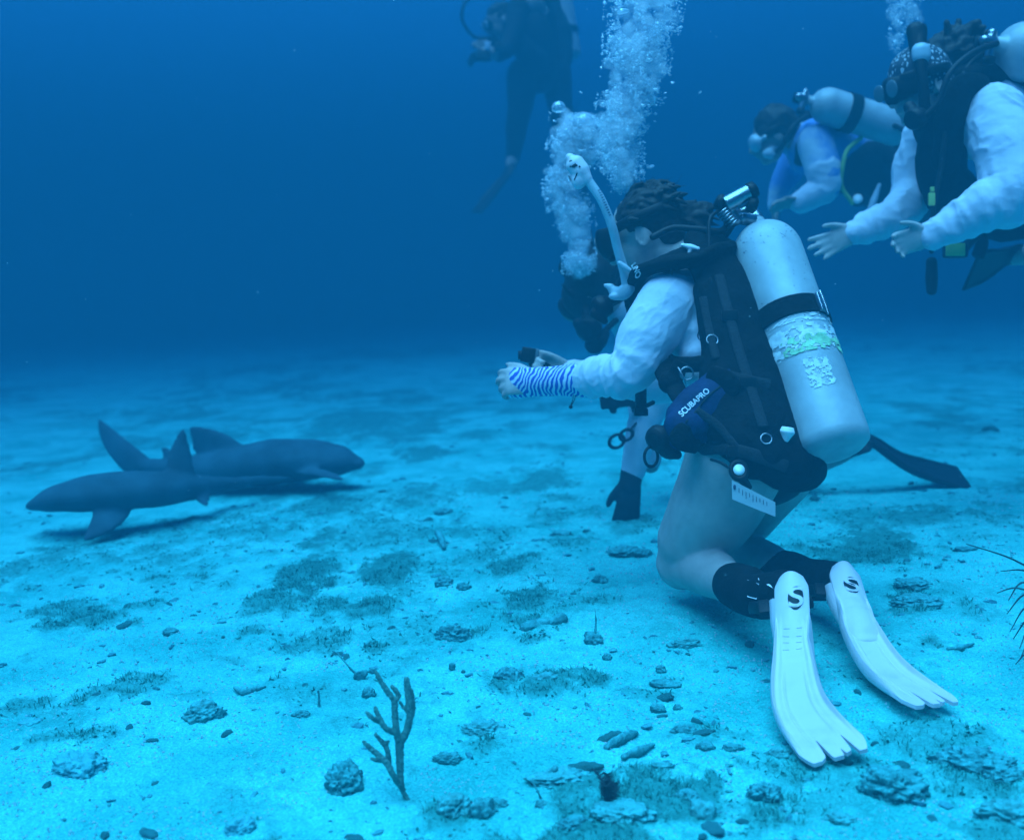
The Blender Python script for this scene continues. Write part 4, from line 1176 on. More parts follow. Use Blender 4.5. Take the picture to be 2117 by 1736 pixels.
cylinder_set('scuba_set', 'silver cylinder with a black band on the swimming diver, dangling gauges below', P(1868, 270, 5.0), P(1712, 220, 4.95), CF, .082,
             [('buoyancy_vest', roughen(vC, .012, 9), 'black_cloth'),
              ('gauge', lathe(P(1773, 412, 5.0), -CF, [(-.02, 0), (-.02, .030), (.0, .034), (.0, 0)], 20), 'rubber'), ('dial', lathe(P(1773, 412, 4.99), -CF, [(0, 0), (0, .022), (.006, .022), (.006, 0)], 20), 'face'),
              ('hose', tube(L((1668, 240, 5.05), (1640, 262, 5.0), (1618, 300, 5.02), (1608, 312, 5.1)), .011, 10, 8), 'rubber'),
              ('second_stage', union([lathe(P(1590, 318, 5.1), -V3(CR) - V3(CU) * .6, [(-.02, 0), (-.02, .022), (0, .030), (.014, .024), (.018, 0)], 18), tube(L((1585, 318, 5.1), (1600, 305, 5.12)), .022, 10, 3)], .005, 2), 'clear'),
              ('yellow_hose', tube(L((1780, 285, 4.98), (1752, 310, 4.95), (1742, 345, 4.95), (1740, 385, 4.98), (1762, 420, 5.0)), .010, 10, 8), 'yellow'),
              ('dive_light', tube(L((1790, 455, 5.0), (1806, 415, 5.0), (1818, 382, 5.0)), [.010, .016, .008], 10, 4), 'pale_cloth'),
              ('hose', tube(L((1850, 260, 4.9), (1875, 275, 4.9), (1890, 300, 4.95), (1870, 330, 5.0)), .011, 10, 8), 'rubber')],
             P(1790, 330, 5.1), (.72,))

# ---------------------------------------------------------------- diver leaning in from the right edge
shD, hpD = P(2010, 235, 3.72), P(2330, 330, 3.9)
hdD = P(1900, 178, 3.6)
FD = np.array((-.80, -.25, -.42)); UD = np.array((-.22, 0, 1.0))
armD = L((2052, 238, 3.50), (2085, 310, 3.44), (2092, 395, 3.40), (2030, 432, 3.40), (1975, 462, 3.42), (1925, 488, 3.44))
arD2 = L((1925, 275, 3.88), (1893, 345, 3.92), (1888, 400, 3.90), (1848, 444, 3.84), (1800, 468, 3.78), (1765, 482, 3.74))
handD = hand(armD[-1], -V3(CR) - V3(CU) * .25, V3(CR) * .2 - V3(CU) - V3(CF) * .2, V3(CU) - V3(CF) * .3, 1.0, (.45, .5, .55, .6), .08)
handD2 = hand(P(1770, 480, 3.74), -V3(CR) - V3(CU) * .45, -V3(CF) - V3(CU) * .4, V3(CU) - V3(CR) * .5, 1.0, (.03, .05, .08, .1), .10, .62, 1.12)
bD = union([tube([hpD, mixp(shD, hpD, .5), shD, P(1950, 205, 3.66)], [(.17, .13), (.155, .12), (.19, .12), (.06, .06)], 24, 8, CF), tube([P(1950, 205, 3.66), P(1915, 190, 3.62)], .055, 14, 3),
            tube(armD, [.074, .062, .050, .045, .038, .030], 20, 8), tube(arD2, [.07, .06, .05, .046, .04, .030], 20, 8),
            tube(L((2300, 370, 3.8), (2240, 520, 3.7), (2190, 540, 3.9), (2135, 525, 4.1)), [.125, .08, .055, .04], 18, 8), tube(L((2340, 370, 4.1), (2300, 520, 4.2), (2400, 480, 4.4)), [.125, .08, .045], 18, 8),
            tube(L((2135, 525, 4.1), (2095, 530, 4.12)), [.04, .036], 12, 3)] + head(hdD, UD, FD, 1.0, 4) + handD + handD2, .006, 3)
pD = obj('person', bD, MT['skin'], origin=P(2020, 480, 3.7))
tag(pD, 'diver at the right edge, patterned head scarf, loose white sleeves, open hand reaching out', 'person', 'divers at the sharks')
shD_g = union([tube([mixp(shD, hpD, .95), mixp(shD, hpD, .5), shD, P(1962, 210, 3.67)], [(.18, .145), (.17, .135), (.2, .13), (.08, .075)], 28, 10, CF),
               tube(armD, [.100, .106, .098, .072, .056, .042], 40, 22, None, folds(14, .13, .45, .85, 12)), tube(arD2, [.085, .078, .070, .062, .052, .036], 32, 16, None, folds(11, .07, .3, .9, 4))], .006, 1)
sD = obj('shirt', crease(crease(roughen(shD_g, .006, 9, 3, 3), .011, 11, V3(CR) * .45 - V3(CU), 5), .0035, 22, V3(CR) - V3(CU) * .4, 9), MT['white_cloth'], pD)
obj('shorts', union([tube([mixp(shD, hpD, .8), hpD], [(.176, .14), (.18, .14)], 22, 5, CF), tube([hpD, P(2300, 370, 3.8), P(2262, 462, 3.75)], [.12, .135, .108], 20, 5), tube([hpD, P(2340, 370, 4.1), P(2314, 462, 4.16)], [.12, .135, .108], 20, 5)], .008, 3), MT['wetsuit'], pD)
XD, YD, ZD = frame(UD, FD)
obj('head_scarf', roughen(union([ell(V3(hdD) + ZD * .034 - XD * .012, (.106, .090, .098), UD, FD, 4), ell(V3(hdD) + ZD * .002 - XD * .055, (.06, .075, .07), UD, FD, 3), tube([V3(hdD) - XD * .09, V3(hdD) - XD * .14 - ZD * .03, V3(hdD) - XD * .16 - ZD * .09], [.03, .024, .012], 12, 4)], .005, 1), .004, 26), MT['scarf'], pD)
fD = V3(hdD) + XD * .095 + ZD * .004
mD = obj('mask', union([tube([fD - YD * .075 - XD * .035, fD + XD * .018, fD + YD * .075 - XD * .035], [(.034, .012), (.046, .020), (.034, .012)], 16, 8, ZD), ell(fD - ZD * .03 + XD * .014, (.022, .022, .02), UD, FD, 3)], .004, 2), MT['rubber'], pD)
obj('lens', merge(*[ell(fD + YD * .034 * q + XD * .034 + ZD * .004, (.005, .030, .028), UD, FD, 3) for q in (-1, 1)]), MT['lens'], mD)
obj('strap', tube([V3(hdD) + ZD * .03 + XD * .110 * math.cos(a) + YD * .098 * math.sin(a) for a in np.linspace(.5, 5.8, 24)], [(.016, .004)] * 24, 8, 2, UD), MT['rubber'], mD)
sD2 = obj('snorkel', tube(L((1912, 238, 3.5), (1910, 190, 3.49), (1905, 150, 3.49), (1902, 112, 3.5), (1898, 70, 3.52)), [.018, .017, .018, .022, .026], 16, 8), MT['rubber'], pD)
obj('splash_guard', union([tube(L((1898, 100, 3.51), (1895, 62, 3.52)), [(.028, .022), (.034, .026)], 16, 4, CR)], .004, 2), MT['rubber'], sD2)
obj('snorkel_band', tube(L((1905, 118, 3.495), (1904, 104, 3.495)), [(.030, .024), (.030, .024)], 16, 3, CR), MT['clear'], sD2)
hl = [ell(V3(P(1975, 120, 3.72)), (.11, .09, .08), sub=3)]
for i in range(50):
    d = rng.normal(0, 1, 3); d[2] = abs(d[2]); d /= np.linalg.norm(d)
    b = V3(P(1975, 122, 3.72)) + d * .075
    hl.append(tube([b, b + d * .02, b + d * .028 + rng.normal(0, .012, 3)], [.020, .016, .012], 8, 3))
obj('hair', roughen(union(hl, .006, 2), .010, 30, 4, 3), MT['hair'], pD)
eD = P(2110, 520, 4.12)
obj('fin', fin_geo(eD, P(2075, 534, 4.05), P(2048, 548, 3.98), P(2008, 560, 3.9), V3(CU) * .8 - V3(CF) * .7, .04, .072, .078, False, 40, 21)[0], MT['rubber'], pD)
vD = union([tube([hpD + CU * .10, mixp(shD, hpD, .5) + CU * .12, shD + CU * .09, P(1975, 190, 3.72) + CU * .02], [(.18, .07), (.18, .085), (.17, .06), (.10, .04)], 24, 8, CF),
            tube(L((2020, 175, 3.5), (1985, 185, 3.48), (1965, 240, 3.5), (1955, 330, 3.58)), [.035, .045, .05, .05], 16, 8), ell(P(1945, 330, 3.70), (.085, .085, .16), sub=4), ell(P(1935, 250, 3.72), (.075, .09, .12), sub=4),
            ell(P(1965, 395, 3.72), (.09, .09, .09), sub=3), tube(L((2000, 420, 3.7), (2080, 450, 3.7), (2200, 430, 3.7)), [.06, .08, .09], 16, 6)], .007, 3)
cylinder_set('scuba_set', 'white-topped cylinder and black vest with yellow gauge on the diver at the right edge', P(2420, 195, 3.75), P(2118, 108, 3.56), CF, .095,
             [('buoyancy_vest', roughen(vD, .01, 12), 'black_cloth'),
              ('second_stage', union([lathe(P(1892, 246, 3.46), -V3(CR) * .9 - V3(CF) * .5 - V3(CU) * .4, [(-.03, 0), (-.03, .03), (0, .036), (.02, .03), (.02, 0)], 20), tube(L((1895, 245, 3.46), (1880, 222, 3.48)), .02, 12, 3)], .004, 2), 'rubber'),
              ('hose', tube(L((2060, 90, 3.5), (2010, 110, 3.45), (1965, 150, 3.42), (1940, 210, 3.43), (1905, 248, 3.45)), .010, 10, 8), 'rubber'),
              ('hose', tube(L((2060, 95, 3.55), (2000, 140, 3.6), (1962, 240, 3.5), (1945, 350, 3.5), (1930, 430, 3.5), (1926, 520, 3.5)), .008, 10, 8), 'rubber'),
              ('pressure_gauge', union([tube(L((1926, 540, 3.5), (1926, 575, 3.5), (1926, 602, 3.5)), [(.018, .014), (.020, .016), (.017, .013)], 14, 5, CR)], .004, 1), 'rubber'),
              ('yellow_tag', rbox(V3(P(1926, 412, 3.48)), (.010, .005, .020), CU, CR), 'yellow'),
              ('yellow_tag', rbox(V3(P(1927, 392, 3.48)), (.006, .004, .008), CU, CR), 'yellow'),
              ('octopus_regulator', union([rbox(V3(P(1975, 518, 3.55)), (.036, .02, .024), CU, CR), tube(L((1995, 512, 3.56), (2025, 480, 3.6)), .016, 10, 4)], .004, 2), 'rubber'),
              ('octopus_cover', rbox(V3(P(1975, 516, 3.525)), (.030, .006, .020), CU, V3(CR) - V3(CU) * .08), 'yellow'),
              ('strap', tube(L((2020, 470, 3.6), (2030, 500, 3.6), (2022, 530, 3.6)), [(.022, .008)] * 3, 10, 5, CR), 'black_cloth')],
             P(2110, 300, 3.7), (.93, .3))

# ---------------------------------------------------------------- diver hovering upright in the distance
de = 8.6
hpE, shE = P(1112, 150, de), P(1100, 18, de - .1)
hdE = P(1032, 44, de - .35)
FE, UE = np.array((-.80, -.25, -.42)), np.array((-.40, -.1, .95))
leg1 = L((1080, 155, 8.5), (1076, 215, 8.5), (1068, 262, 8.5), (1060, 325, 8.55))
leg2 = L((1148, 150, 8.7), (1158, 220, 8.75), (1172, 285, 8.8), (1186, 340, 8.9))
armE = L((1072, 20, 8.2), (1052, 92, 8.1), (1032, 112, 8.05), (1003, 108, 8.0))
bE = union([tube([hpE, P(1112, 85, de), shE, P(1068, 22, de - .25)], [(.19, .15), (.185, .15), (.22, .15), (.07, .07)], 22, 6, CF), tube([P(1068, 22, de - .25), hdE], .06, 12, 3),
            tube(leg1, [.115, .09, .075, .05], 18, 6), tube(leg2, [.115, .09, .075, .05], 18, 6), tube(L((1060, 325, 8.55), (1056, 342, 8.52)), [.05, .045], 12, 3),
            tube(armE, [.075, .06, .05, .04], 16, 6), tube(L((1085, 15, 8.8), (1048, 75, 8.6), (1012, 88, 8.3)), [.075, .06, .04], 16, 6)]
           + head(hdE, UE, FE, 1.05, 3) + hand(P(1003, 108, 8.0), -V3(CR) - V3(CU) * .3, -V3(CU), V3(CF), 1.0, (.7, .7, .7, .7)) + hand(P(1012, 88, 8.3), -V3(CR) - V3(CU) * .4, -V3(CU), V3(CU), 1.0, (.6, .6, .7, .7)), .010, 3)
pE = obj('person', bE, MT['skin_tan'], origin=P(1090, 330, de))
tag(pE, 'dark wetsuited diver hovering hunched in the distance, one black fin pointing down', 'person', 'divers at the sharks')
obj('wetsuit', roughen(union([tube([hpE, P(1112, 85, de), shE, P(1078, 20, de - .2)], [(.20, .16), (.195, .16), (.23, .16), (.10, .10)], 22, 6, CF), tube(leg1, [.127, .10, .085, .058], 18, 6), tube(leg2, [.127, .10, .085, .058], 18, 6),
                     tube(armE[:3], [.088, .07, .06], 16, 6), tube(L((1085, 15, 8.8), (1048, 75, 8.6), (1020, 85, 8.35)), [.088, .07, .05], 16, 6)], .010, 2), .008, 12), MT['wetsuit'], pE)
obj('fin', fin_geo(P(1058, 335, 8.52), P(1048, 362, 8.45), P(1018, 398, 8.4), P(985, 440, 8.35), V3(CR) * .8 + V3(CU) * .5 - V3(CF) * .3, .05, .075, .07, False, 40, 21)[0], MT['rubber'], pE)
obj('fin', fin_geo(P(1188, 345, 8.9), P(1192, 375, 8.95), P(1200, 405, 9.0), P(1206, 440, 9.05), V3(CF) * .6 + V3(CR), .05, .085, .09, False, 30, 15)[0], MT['rubber'], pE)
obj('glove', union([(lambda g: (g[0] + normals(g) * .006, g[1]))(union(hand(P(1003, 108, 8.0), -V3(CR) - V3(CU) * .3, -V3(CU), V3(CF), 1.05, (.7, .7, .7, .7)), .007, 2))], .008, 1), MT['wetsuit'], pE)
obj('hair', roughen(union([ell(V3(hdE) + UE * .04 - FE * .03, (.105, .092, .09), UE, FE, 3)], .008, 1), .02, 22), MT['hair'], pE)
fE = V3(hdE) + FE * .105
mE = obj('mask', ell(fE + UE * .01, (.03, .088, .05), UE, FE, 3), MT['rubber'], pE)
obj('lens', merge(*[ell(fE + FE * .022 + UE * .014 + np.cross(UE, FE) * .04 * q, (.012, .034, .032), UE, FE, 3) for q in (-1, 1)]), MT['clear'], mE)
vE = union([tube([P(1150, 130, 8.7), P(1150, 75, 8.75), P(1132, 10, 8.75)], [(.10, .12), (.13, .13), (.11, .10)], 20, 6, CF), ell(P(1100, 80, 8.45), (.16, .14, .22), sub=3), tube(L((1060, 60, 8.2), (1085, 105, 8.25), (1110, 130, 8.4)), [.07, .09, .10], 14, 4)], .010, 3)
cylinder_set('scuba_set', 'dark vest and looping hose on the hovering distant diver', P(1180, 120, 8.95), P(1158, -20, 8.95), CF, .09,
             [('buoyancy_vest', roughen(vE, .014, 9), 'wetsuit'), ('hose', tube(L((1075, -40, 8.3), (1000, -25, 8.2), (960, 10, 8.15), (957, 45, 8.15), (980, 76, 8.2), (1008, 78, 8.2)), .012, 10, 8), 'rubber'),
              ('second_stage', union([lathe(fE - UE * .09 + FE * .02, FE, [(-.03, 0), (-.03, .035), (.02, .042), (.03, 0)], 16), ell(fE - UE * .12, .035, sub=2)], .006, 2), 'rubber'),
              ('gauge', union([rbox(V3(P(1000, 118, 7.95)), (.055, .03, .03), CU, CR), rbox(V3(P(1030, 98, 7.97)), (.03, .03, .03), CU, CR)], .006, 2), 'rubber'),
              ('pale_pouch', rbox(V3(P(1008, 96, 7.93)), (.022, .02, .03), CU, CR), 'pale_cloth')],
             P(1150, 60, 8.7))

# ---------------------------------------------------------------- nurse sharks
MT['shark'] = mat('shark_skin', (.02, .085, .11), .85, var=.3, scale=7, bump=.25, bscale=60, spec=.2)
def shark(label, spine, rad, dorsals, pecs, caudal, loc):
    """spine from snout to tail root; fins as thick tapering blades"""
    def blade(root0, root1, tip, th=.016, belly=.18):
        r0, r1, t_ = V3(root0), V3(root1), V3(tip)
        V, F = [], []
        n, m = 12, 10
        ax_ = (r1 - r0) / np.linalg.norm(r1 - r0)
        hl_ = np.linalg.norm(r1 - r0) / 2
        md = (r0 + r1) / 2
        nn = np.cross(t_ - md, ax_); nn /= np.linalg.norm(nn)
        for i in range(n + 1):
            v = i / n * .985
            c = md + (t_ - md) * v - ax_ * hl_ * 2 * belly * math.sin(math.pi * v)
            h = hl_ * (1 - v ** 1.7) ** .75
            for j in range(2 * m):
                u = j / (2 * m) * 2 * math.pi
                V.append(c - ax_ * h * math.cos(u) + nn * math.sin(u) * th * (1 - .7 * v) * (1.1 + .3 * math.cos(u)))
        w = 2 * m
        for i in range(n):
            for j in range(w):
                F.append((i * w + j, i * w + (j + 1) % w, (i + 1) * w + (j + 1) % w, (i + 1) * w + j))
        F += [tuple(reversed(range(w))), tuple(range(n * w, n * w + w))]
        return np.array(V), F
    g = [tube(spine, rad, 22, 8, (0, 0, 1))]
    for d in dorsals + pecs + caudal:
        g.append(blade(*d))
    b = union(g, .010, 3)
    o = obj('nurse_shark', roughen(b, .004, 8), MT['shark'], origin=loc)
    tag(o, label, 'shark', 'nurse sharks on the sand')
    return o
A = L((742, 958, 4.85), (700, 952, 4.85), (640, 950, 4.88), (560, 955, 4.92), (480, 966, 4.96), (400, 972, 5.0), (330, 968, 5.1), (285, 958, 5.2))
shark('nurse shark resting on the sand with its head to the right and tall dorsal fin', A,
      [(.026, .06), (.066, .12), (.090, .145), (.104, .145), (.088, .115), (.068, .085), (.046, .05), (.034, .034)],
      [(P(508, 928, 4.95), P(418, 968, 4.98), P(392, 880, 4.98), .024, .06), (P(380, 950, 5.02), P(340, 955, 5.06), P(330, 920, 5.08), .014, .1)],
      [(P(630, 965, 4.80), P(580, 975, 4.82), P(712, 994, 4.50), .016, .2), (P(630, 960, 5.0), P(580, 970, 5.0), P(600, 975, 5.4), .014, .2)],
      [(P(335, 966, 5.14), P(262, 980, 5.2), P(203, 864, 5.3), .030, -.12), (P(270, 945, 5.2), P(240, 925, 5.22), P(222, 930, 5.26), .012, .1)], P(600, 990, 4.9))
B = L((75, 1042, 4.25), (118, 1030, 4.22), (180, 1020, 4.20), (250, 1014, 4.22), (330, 1010, 4.28), (400, 1006, 4.40), (450, 1002, 4.52), (505, 997, 4.64))
shark('nurse shark nearest the camera, head to the left, pectoral fin spread on the sand', B,
      [(.024, .06), (.052, .11), (.068, .13), (.074, .13), (.070, .11), (.052, .07), (.034, .04), (.022, .026)],
      [(P(340, 985, 4.30), P(404, 990, 4.36), P(378, 884, 4.38), .020, .02)],
      [(P(195, 1040, 4.15), P(275, 1050, 4.18), P(172, 1120, 3.96), .022, -.15), (P(200, 1030, 4.36), P(250, 1035, 4.38), P(200, 1060, 4.75), .014, .1), (P(400, 1020, 4.36), P(440, 1016, 4.42), P(430, 1048, 4.3), .012, .1)],
      [(P(490, 985, 4.62), P(520, 1004, 4.66), P(640, 985, 4.85), .014, .0)], P(240, 1060, 4.2))

# ---------------------------------------------------------------- bubbles
def bubble_mat(name, op, white):
    m = bpy.data.materials.new(name)
    m.use_nodes = True
    nt = m.node_tree
    nt.nodes.remove(nt.nodes['Principled BSDF'])
    N = nt.nodes.new; lk = nt.links.new
    tr = N('ShaderNodeBsdfTransparent')
    gl = N('ShaderNodeBsdfGlossy'); gl.inputs['Roughness'].default_value = .12; gl.inputs['Color'].default_value = (.9, .95, 1, 1)
    df = N('ShaderNodeBsdfDiffuse'); df.inputs['Color'].default_value = (white * .8, white * .95, white, 1)
    tl = N('ShaderNodeBsdfTranslucent'); tl.inputs['Color'].default_value = (white * .8, white * .95, white, 1)
    a0 = N('ShaderNodeMixShader'); a0.inputs[0].default_value = .5
    lk(df.outputs[0], a0.inputs[1]); lk(tl.outputs[0], a0.inputs[2])
    a = N('ShaderNodeMixShader'); a.inputs[0].default_value = .5
    lk(a0.outputs[0], a.inputs[1]); lk(gl.outputs[0], a.inputs[2])
    lw = N('ShaderNodeLayerWeight'); lw.inputs['Blend'].default_value = .45
    mp = N('ShaderNodeMapRange'); mp.inputs['To Min'].default_value = op; mp.inputs['To Max'].default_value = min(1, op + .55)
    lk(lw.outputs['Facing'], mp.inputs['Value'])
    b = N('ShaderNodeMixShader')
    lk(mp.outputs[0], b.inputs[0]); lk(tr.outputs[0], b.inputs[1]); lk(a.outputs[0], b.inputs[2])
    lk(b.outputs[0], nt.nodes['Material Output'].inputs['Surface'])
    return m
MB_, MF_ = bubble_mat('bubble_film', .30, 1.0), bubble_mat('bubble_froth', .42, 1.0)
def puff_mat():
    m = bpy.data.materials.new('micro_bubbles')
    m.use_nodes = True
    nt = m.node_tree
    nt.nodes.remove(nt.nodes['Principled BSDF'])
    N = nt.nodes.new; lk = nt.links.new
    tr = N('ShaderNodeBsdfTransparent'); df = N('ShaderNodeBsdfDiffuse'); tl = N('ShaderNodeBsdfTranslucent'); ms = N('ShaderNodeMixShader'); mo = N('ShaderNodeMixShader')
    df.inputs['Color'].default_value = tl.inputs['Color'].default_value = (.95, .97, 1, 1)
    lk(df.outputs[0], ms.inputs[1]); lk(tl.outputs[0], ms.inputs[2])
    lw = N('ShaderNodeLayerWeight'); lw.inputs['Blend'].default_value = .5
    mp = N('ShaderNodeMapRange'); mp.inputs['To Min'].default_value = .24; mp.inputs['To Max'].default_value = 0
    lk(lw.outputs['Facing'], mp.inputs['Value']); lk(mp.outputs[0], mo.inputs[0]); lk(tr.outputs[0], mo.inputs[1]); lk(ms.outputs[0], mo.inputs[2])
    lk(mo.outputs[0], nt.nodes['Material Output'].inputs['Surface'])
    return m
MP_ = puff_mat()
rb = np.random.default_rng(21)
def lump(sub, seed, flat=.55, amp=.25):
    V, F = ICO[sub]
    V = V * (1 + amp * (fbm3(V * 1.3 + seed * 7.7, seed, 3)[:, None] - .5) * 2)
    V = V * np.array((1, 1, flat))
    V[:, 2] = np.where(V[:, 2] < 0, V[:, 2] * .55, V[:, 2])
    return V, F
BV = []
for k in range(5):
    m_ = to_mesh('bubble_mesh', lump(3, k + 1, (.5, .6, .75, .45, .9)[k], .3))
    m_.materials.append(MB_)
    m_.polygons.foreach_set('use_smooth', [True] * len(m_.polygons))
    BV.append(m_)
def plume(name, label, path, n, dd, size, seed, nb, bs, group, blab):
    """path: (x, y, half width px, depth, density); froth as one mass, the larger bubbles one by one"""
    rr = np.random.default_rng(seed)
    pa = np.array(path, float)
    ys = pa[:, 1]
    wts = pa[:, 4]
    def sample():
        while True:
            t = rr.uniform(0, len(pa) - 1)
            i = min(int(t), len(pa) - 2); f = t - i
            q = pa[i] * (1 - f) + pa[i + 1] * f
            if rr.uniform() < q[4]:
                break
        o = rr.normal(0, .46)
        o = max(-1.15, min(1.15, o))
        return q, o
    Vs, Fs, off = [], [], 0
    v0, f0 = ICO[1]
    k = 0
    while k < n:
        q, o = sample()
        dz = rr.normal(0, .5) * dd
        x, y = q[0] + o * q[2], q[1] + rr.uniform(-12, 12)
        # clumpy: keep where a coarse noise is high
        cl = float(fbm2(np.array([x / 26.]), np.array([y / 30.]), seed, 3)[0])
        if cl + rr.normal(0, .06) < .46:
            continue
        p = V3(P(x, y, q[3] + dz))
        s = size * rr.lognormal(0, .55)
        s = min(s, size * 4)
        v = v0 * np.array((1, 1, rr.uniform(.4, .9))) * (1 + rr.normal(0, .16, (len(v0), 1)))
        a = rr.uniform(0, 6.28)
        c_, s_ = math.cos(a), math.sin(a)
        v = v @ np.array(((c_, -s_, 0), (s_, c_, 0), (0, 0, 1)))
        Vs.append(v * s + p); Fs += [tuple(i + off for i in f) for f in f0]; off += len(v)
        k += 1
    o = obj(name, (np.concatenate(Vs), Fs), MF_)
    tag(o, label, 'bubbles', None, 'stuff')
    Vs, Fs, off = [], [], 0
    v1, f1 = ICO[2]
    for i in range(n // 26):
        q, u = sample()
        p = V3(P(q[0] + u * q[2] * .8, q[1] + rr.uniform(-12, 12), q[3] + rr.normal(0, .5) * dd))
        s = size * rr.uniform(4, 11)
        v = v1 * (1 + .8 * (fbm3(v1 * 1.7 + i * 3.3, seed, 3)[:, None] - .5)) * np.array((1, 1, rr.uniform(.6, 1.3)))
        Vs.append(v * s + p); Fs += [tuple(j + off for j in f) for f in f1]; off += len(v)
    tag(obj('micro_bubble_cloud', (np.concatenate(Vs), Fs), MP_), None, 'bubbles', None, 'stuff')
    for i in range(nb):
        q, u = sample()
        b = bpy.data.objects.new('bubble', BV[i % 5])
        C.objects.link(b)
        u *= 1.25 if i % 3 else 2.0
        b.location = P(q[0] + u * q[2], q[1] + rr.uniform(-10, 10), q[3] - abs(rr.normal(0, .5)) * dd)
        s = bs * rr.lognormal(0, .4)
        b.scale = (s, s, s * rr.uniform(.7, 1.1))
        b.rotation_euler = (rr.normal(0, .3), rr.normal(0, .3), rr.uniform(0, 6.28))
        tag(b, blab, 'bubble', group)
plume('bubble_plume', None, [(1296, 392, 26, 3.15, .45), (1285, 340, 42, 3.15, .6), (1280, 290, 46, 3.15, .8), (1286, 240, 52, 3.15, .9), (1308, 190, 62, 3.15, 1), (1316, 130, 62, 3.15, 1), (1326, 70, 70, 3.15, .9), (1334, 0, 74, 3.15, .8), (1338, -60, 76, 3.15, .6)],
      15000, .11, .0019, 3, 80, .0055, 'bubbles above the kneeling diver', 'silvery bubble rising in the column above the kneeling diver\'s head')
plume('bubble_plume', None, [(1196, 560, 30, 3.75, .8), (1198, 500, 32, 3.75, .9), (1180, 440, 44, 3.75, .8), (1160, 380, 34, 3.75, .7), (1186, 330, 50, 3.75, .9), (1196, 280, 56, 3.75, 1), (1196, 245, 52, 3.75, .9)],
      17000, .10, .0021, 5, 30, .0055, 'bubbles behind the snorkel', 'silvery bubble in the dense plume behind the snorkel')
plume('bubble_plume', None, [(1850, 100, 14, 4.0, .3), (1862, 50, 30, 4.0, .5), (1872, 10, 50, 4.0, .8), (1880, -40, 60, 4.0, .8)],
      900, .08, .0021, 7, 22, .006, 'bubbles above the head scarf', 'small bubble rising over the diver in the head scarf')
for (x, y, d, w, h, lb) in [(1207, 252, 3.7, .036, .030, 'wide dome-shaped bubble capping the plume behind the snorkel'), (1155, 226, 3.68, .024, .026, 'rounded bubble leading the plume, above and left of the snorkel tip')]:
    V, F = ICO[4]
    v = V.copy()
    v *= (1 + .18 * (fbm3(V * 1.6 + x, 3)[:, None] - .5))
    v = v * np.array((w, w, h)); v[:, 2] = np.where(v[:, 2] < 0, v[:, 2] * .45, v[:, 2])
    b = obj('bubble', (v + V3(P(x, y, d)), F), MB_, origin=P(x, y, d))
    tag(b, lb, 'bubble', 'large cap bubbles')

# drifting particles in the water
mv, mf, off = [], [], 0
v0, f0 = ICO[1]
for i in range(230):
    d = rb.uniform(1.6, 6)
    p = V3(P(rb.uniform(-40, 2160), rb.uniform(-20, 1300), d))
    if p[2] < .1:
        continue
    s = rb.uniform(.0005, .0011) * (1 + d * .12)
    mv.append(v0 * s + p); mf += [tuple(k + off for k in f) for f in f0]; off += len(v0)
snow = obj('drifting_specks', (np.concatenate(mv), mf), MF_)
tag(snow, None, 'particles', None, 'stuff')

# ---------------------------------------------------------------- corals
MT['coral'] = mat('sea_rod', (.035, .17, .15), .85, col2=(.07, .27, .24), thr=(.3, .7), scale=50, bump=.6, bscale=160, spec=.1)
def knob(s, th): return 1 + .10 * np.sin(th * 4 + s * 90) * math.sin(s * 140)
def cz(zx, zy, d): return P((700 + zx / 3.473) / 1.181, (1550 + zy / 3.473) / 1.181, d)
cb0 = G(838, 1655); cdp = (cb0 - CAM).dot(CF)
BR = [([(1035, 1410), (985, 1320), (965, 1200), (960, 1050), (962, 920), (1010, 830), (1040, 720), (1040, 600), (1030, 480), (1018, 372)], [.0045, .0055, .007, .0085, .009, .008, .0075, .0078, .0075, .006], 0),
      ([(1045, 720), (1068, 640), (1070, 560), (1058, 470)], [.006, .006, .0055, .004], .012), ([(955, 930), (930, 810), (918, 680), (910, 560), (850, 470), (800, 395), (758, 318)], [.0075, .0075, .007, .0065, .006, .0055, .0042], -.008),
      ([(912, 570), (945, 520), (925, 470), (890, 435)], [.005, .0055, .0055, .004], .014), ([(960, 560), (985, 610), (1010, 640)], [.003, .0035, .003], .0), ([(918, 828), (840, 790), (790, 710), (768, 660), (750, 612)], [.006, .006, .0055, .005, .0035], -.016),
      ([(795, 735), (730, 705), (678, 655)], [.0055, .005, .0036], -.03), ([(985, 1310), (905, 1190), (850, 1085), (775, 1015), (705, 955), (652, 905)], [.006, .0065, .007, .006, .0055, .004], -.02),
      ([(862, 1095), (858, 990), (815, 915), (752, 842)], [.0065, .0058, .0052, .0038], -.005), ([(845, 920), (862, 900)], [.005, .003], -.01), ([(800, 1062), (755, 1056), (715, 1042)], [.005, .0045, .003], -.034)]
cg = [tube([cz(x, y, cdp + o * (1 if i else 0)) for i, (x, y) in enumerate(p)], [q * .84 for q in r], 12, 10, None, knob) for p, r, o in BR]
cor = obj('sea_rod', roughen(union(cg, .0016, 1), .0016, 330, 3, 2), MT['coral'], origin=cb0)
tag(cor, 'upright branching sea rod coral standing alone on the pale sand', 'coral')
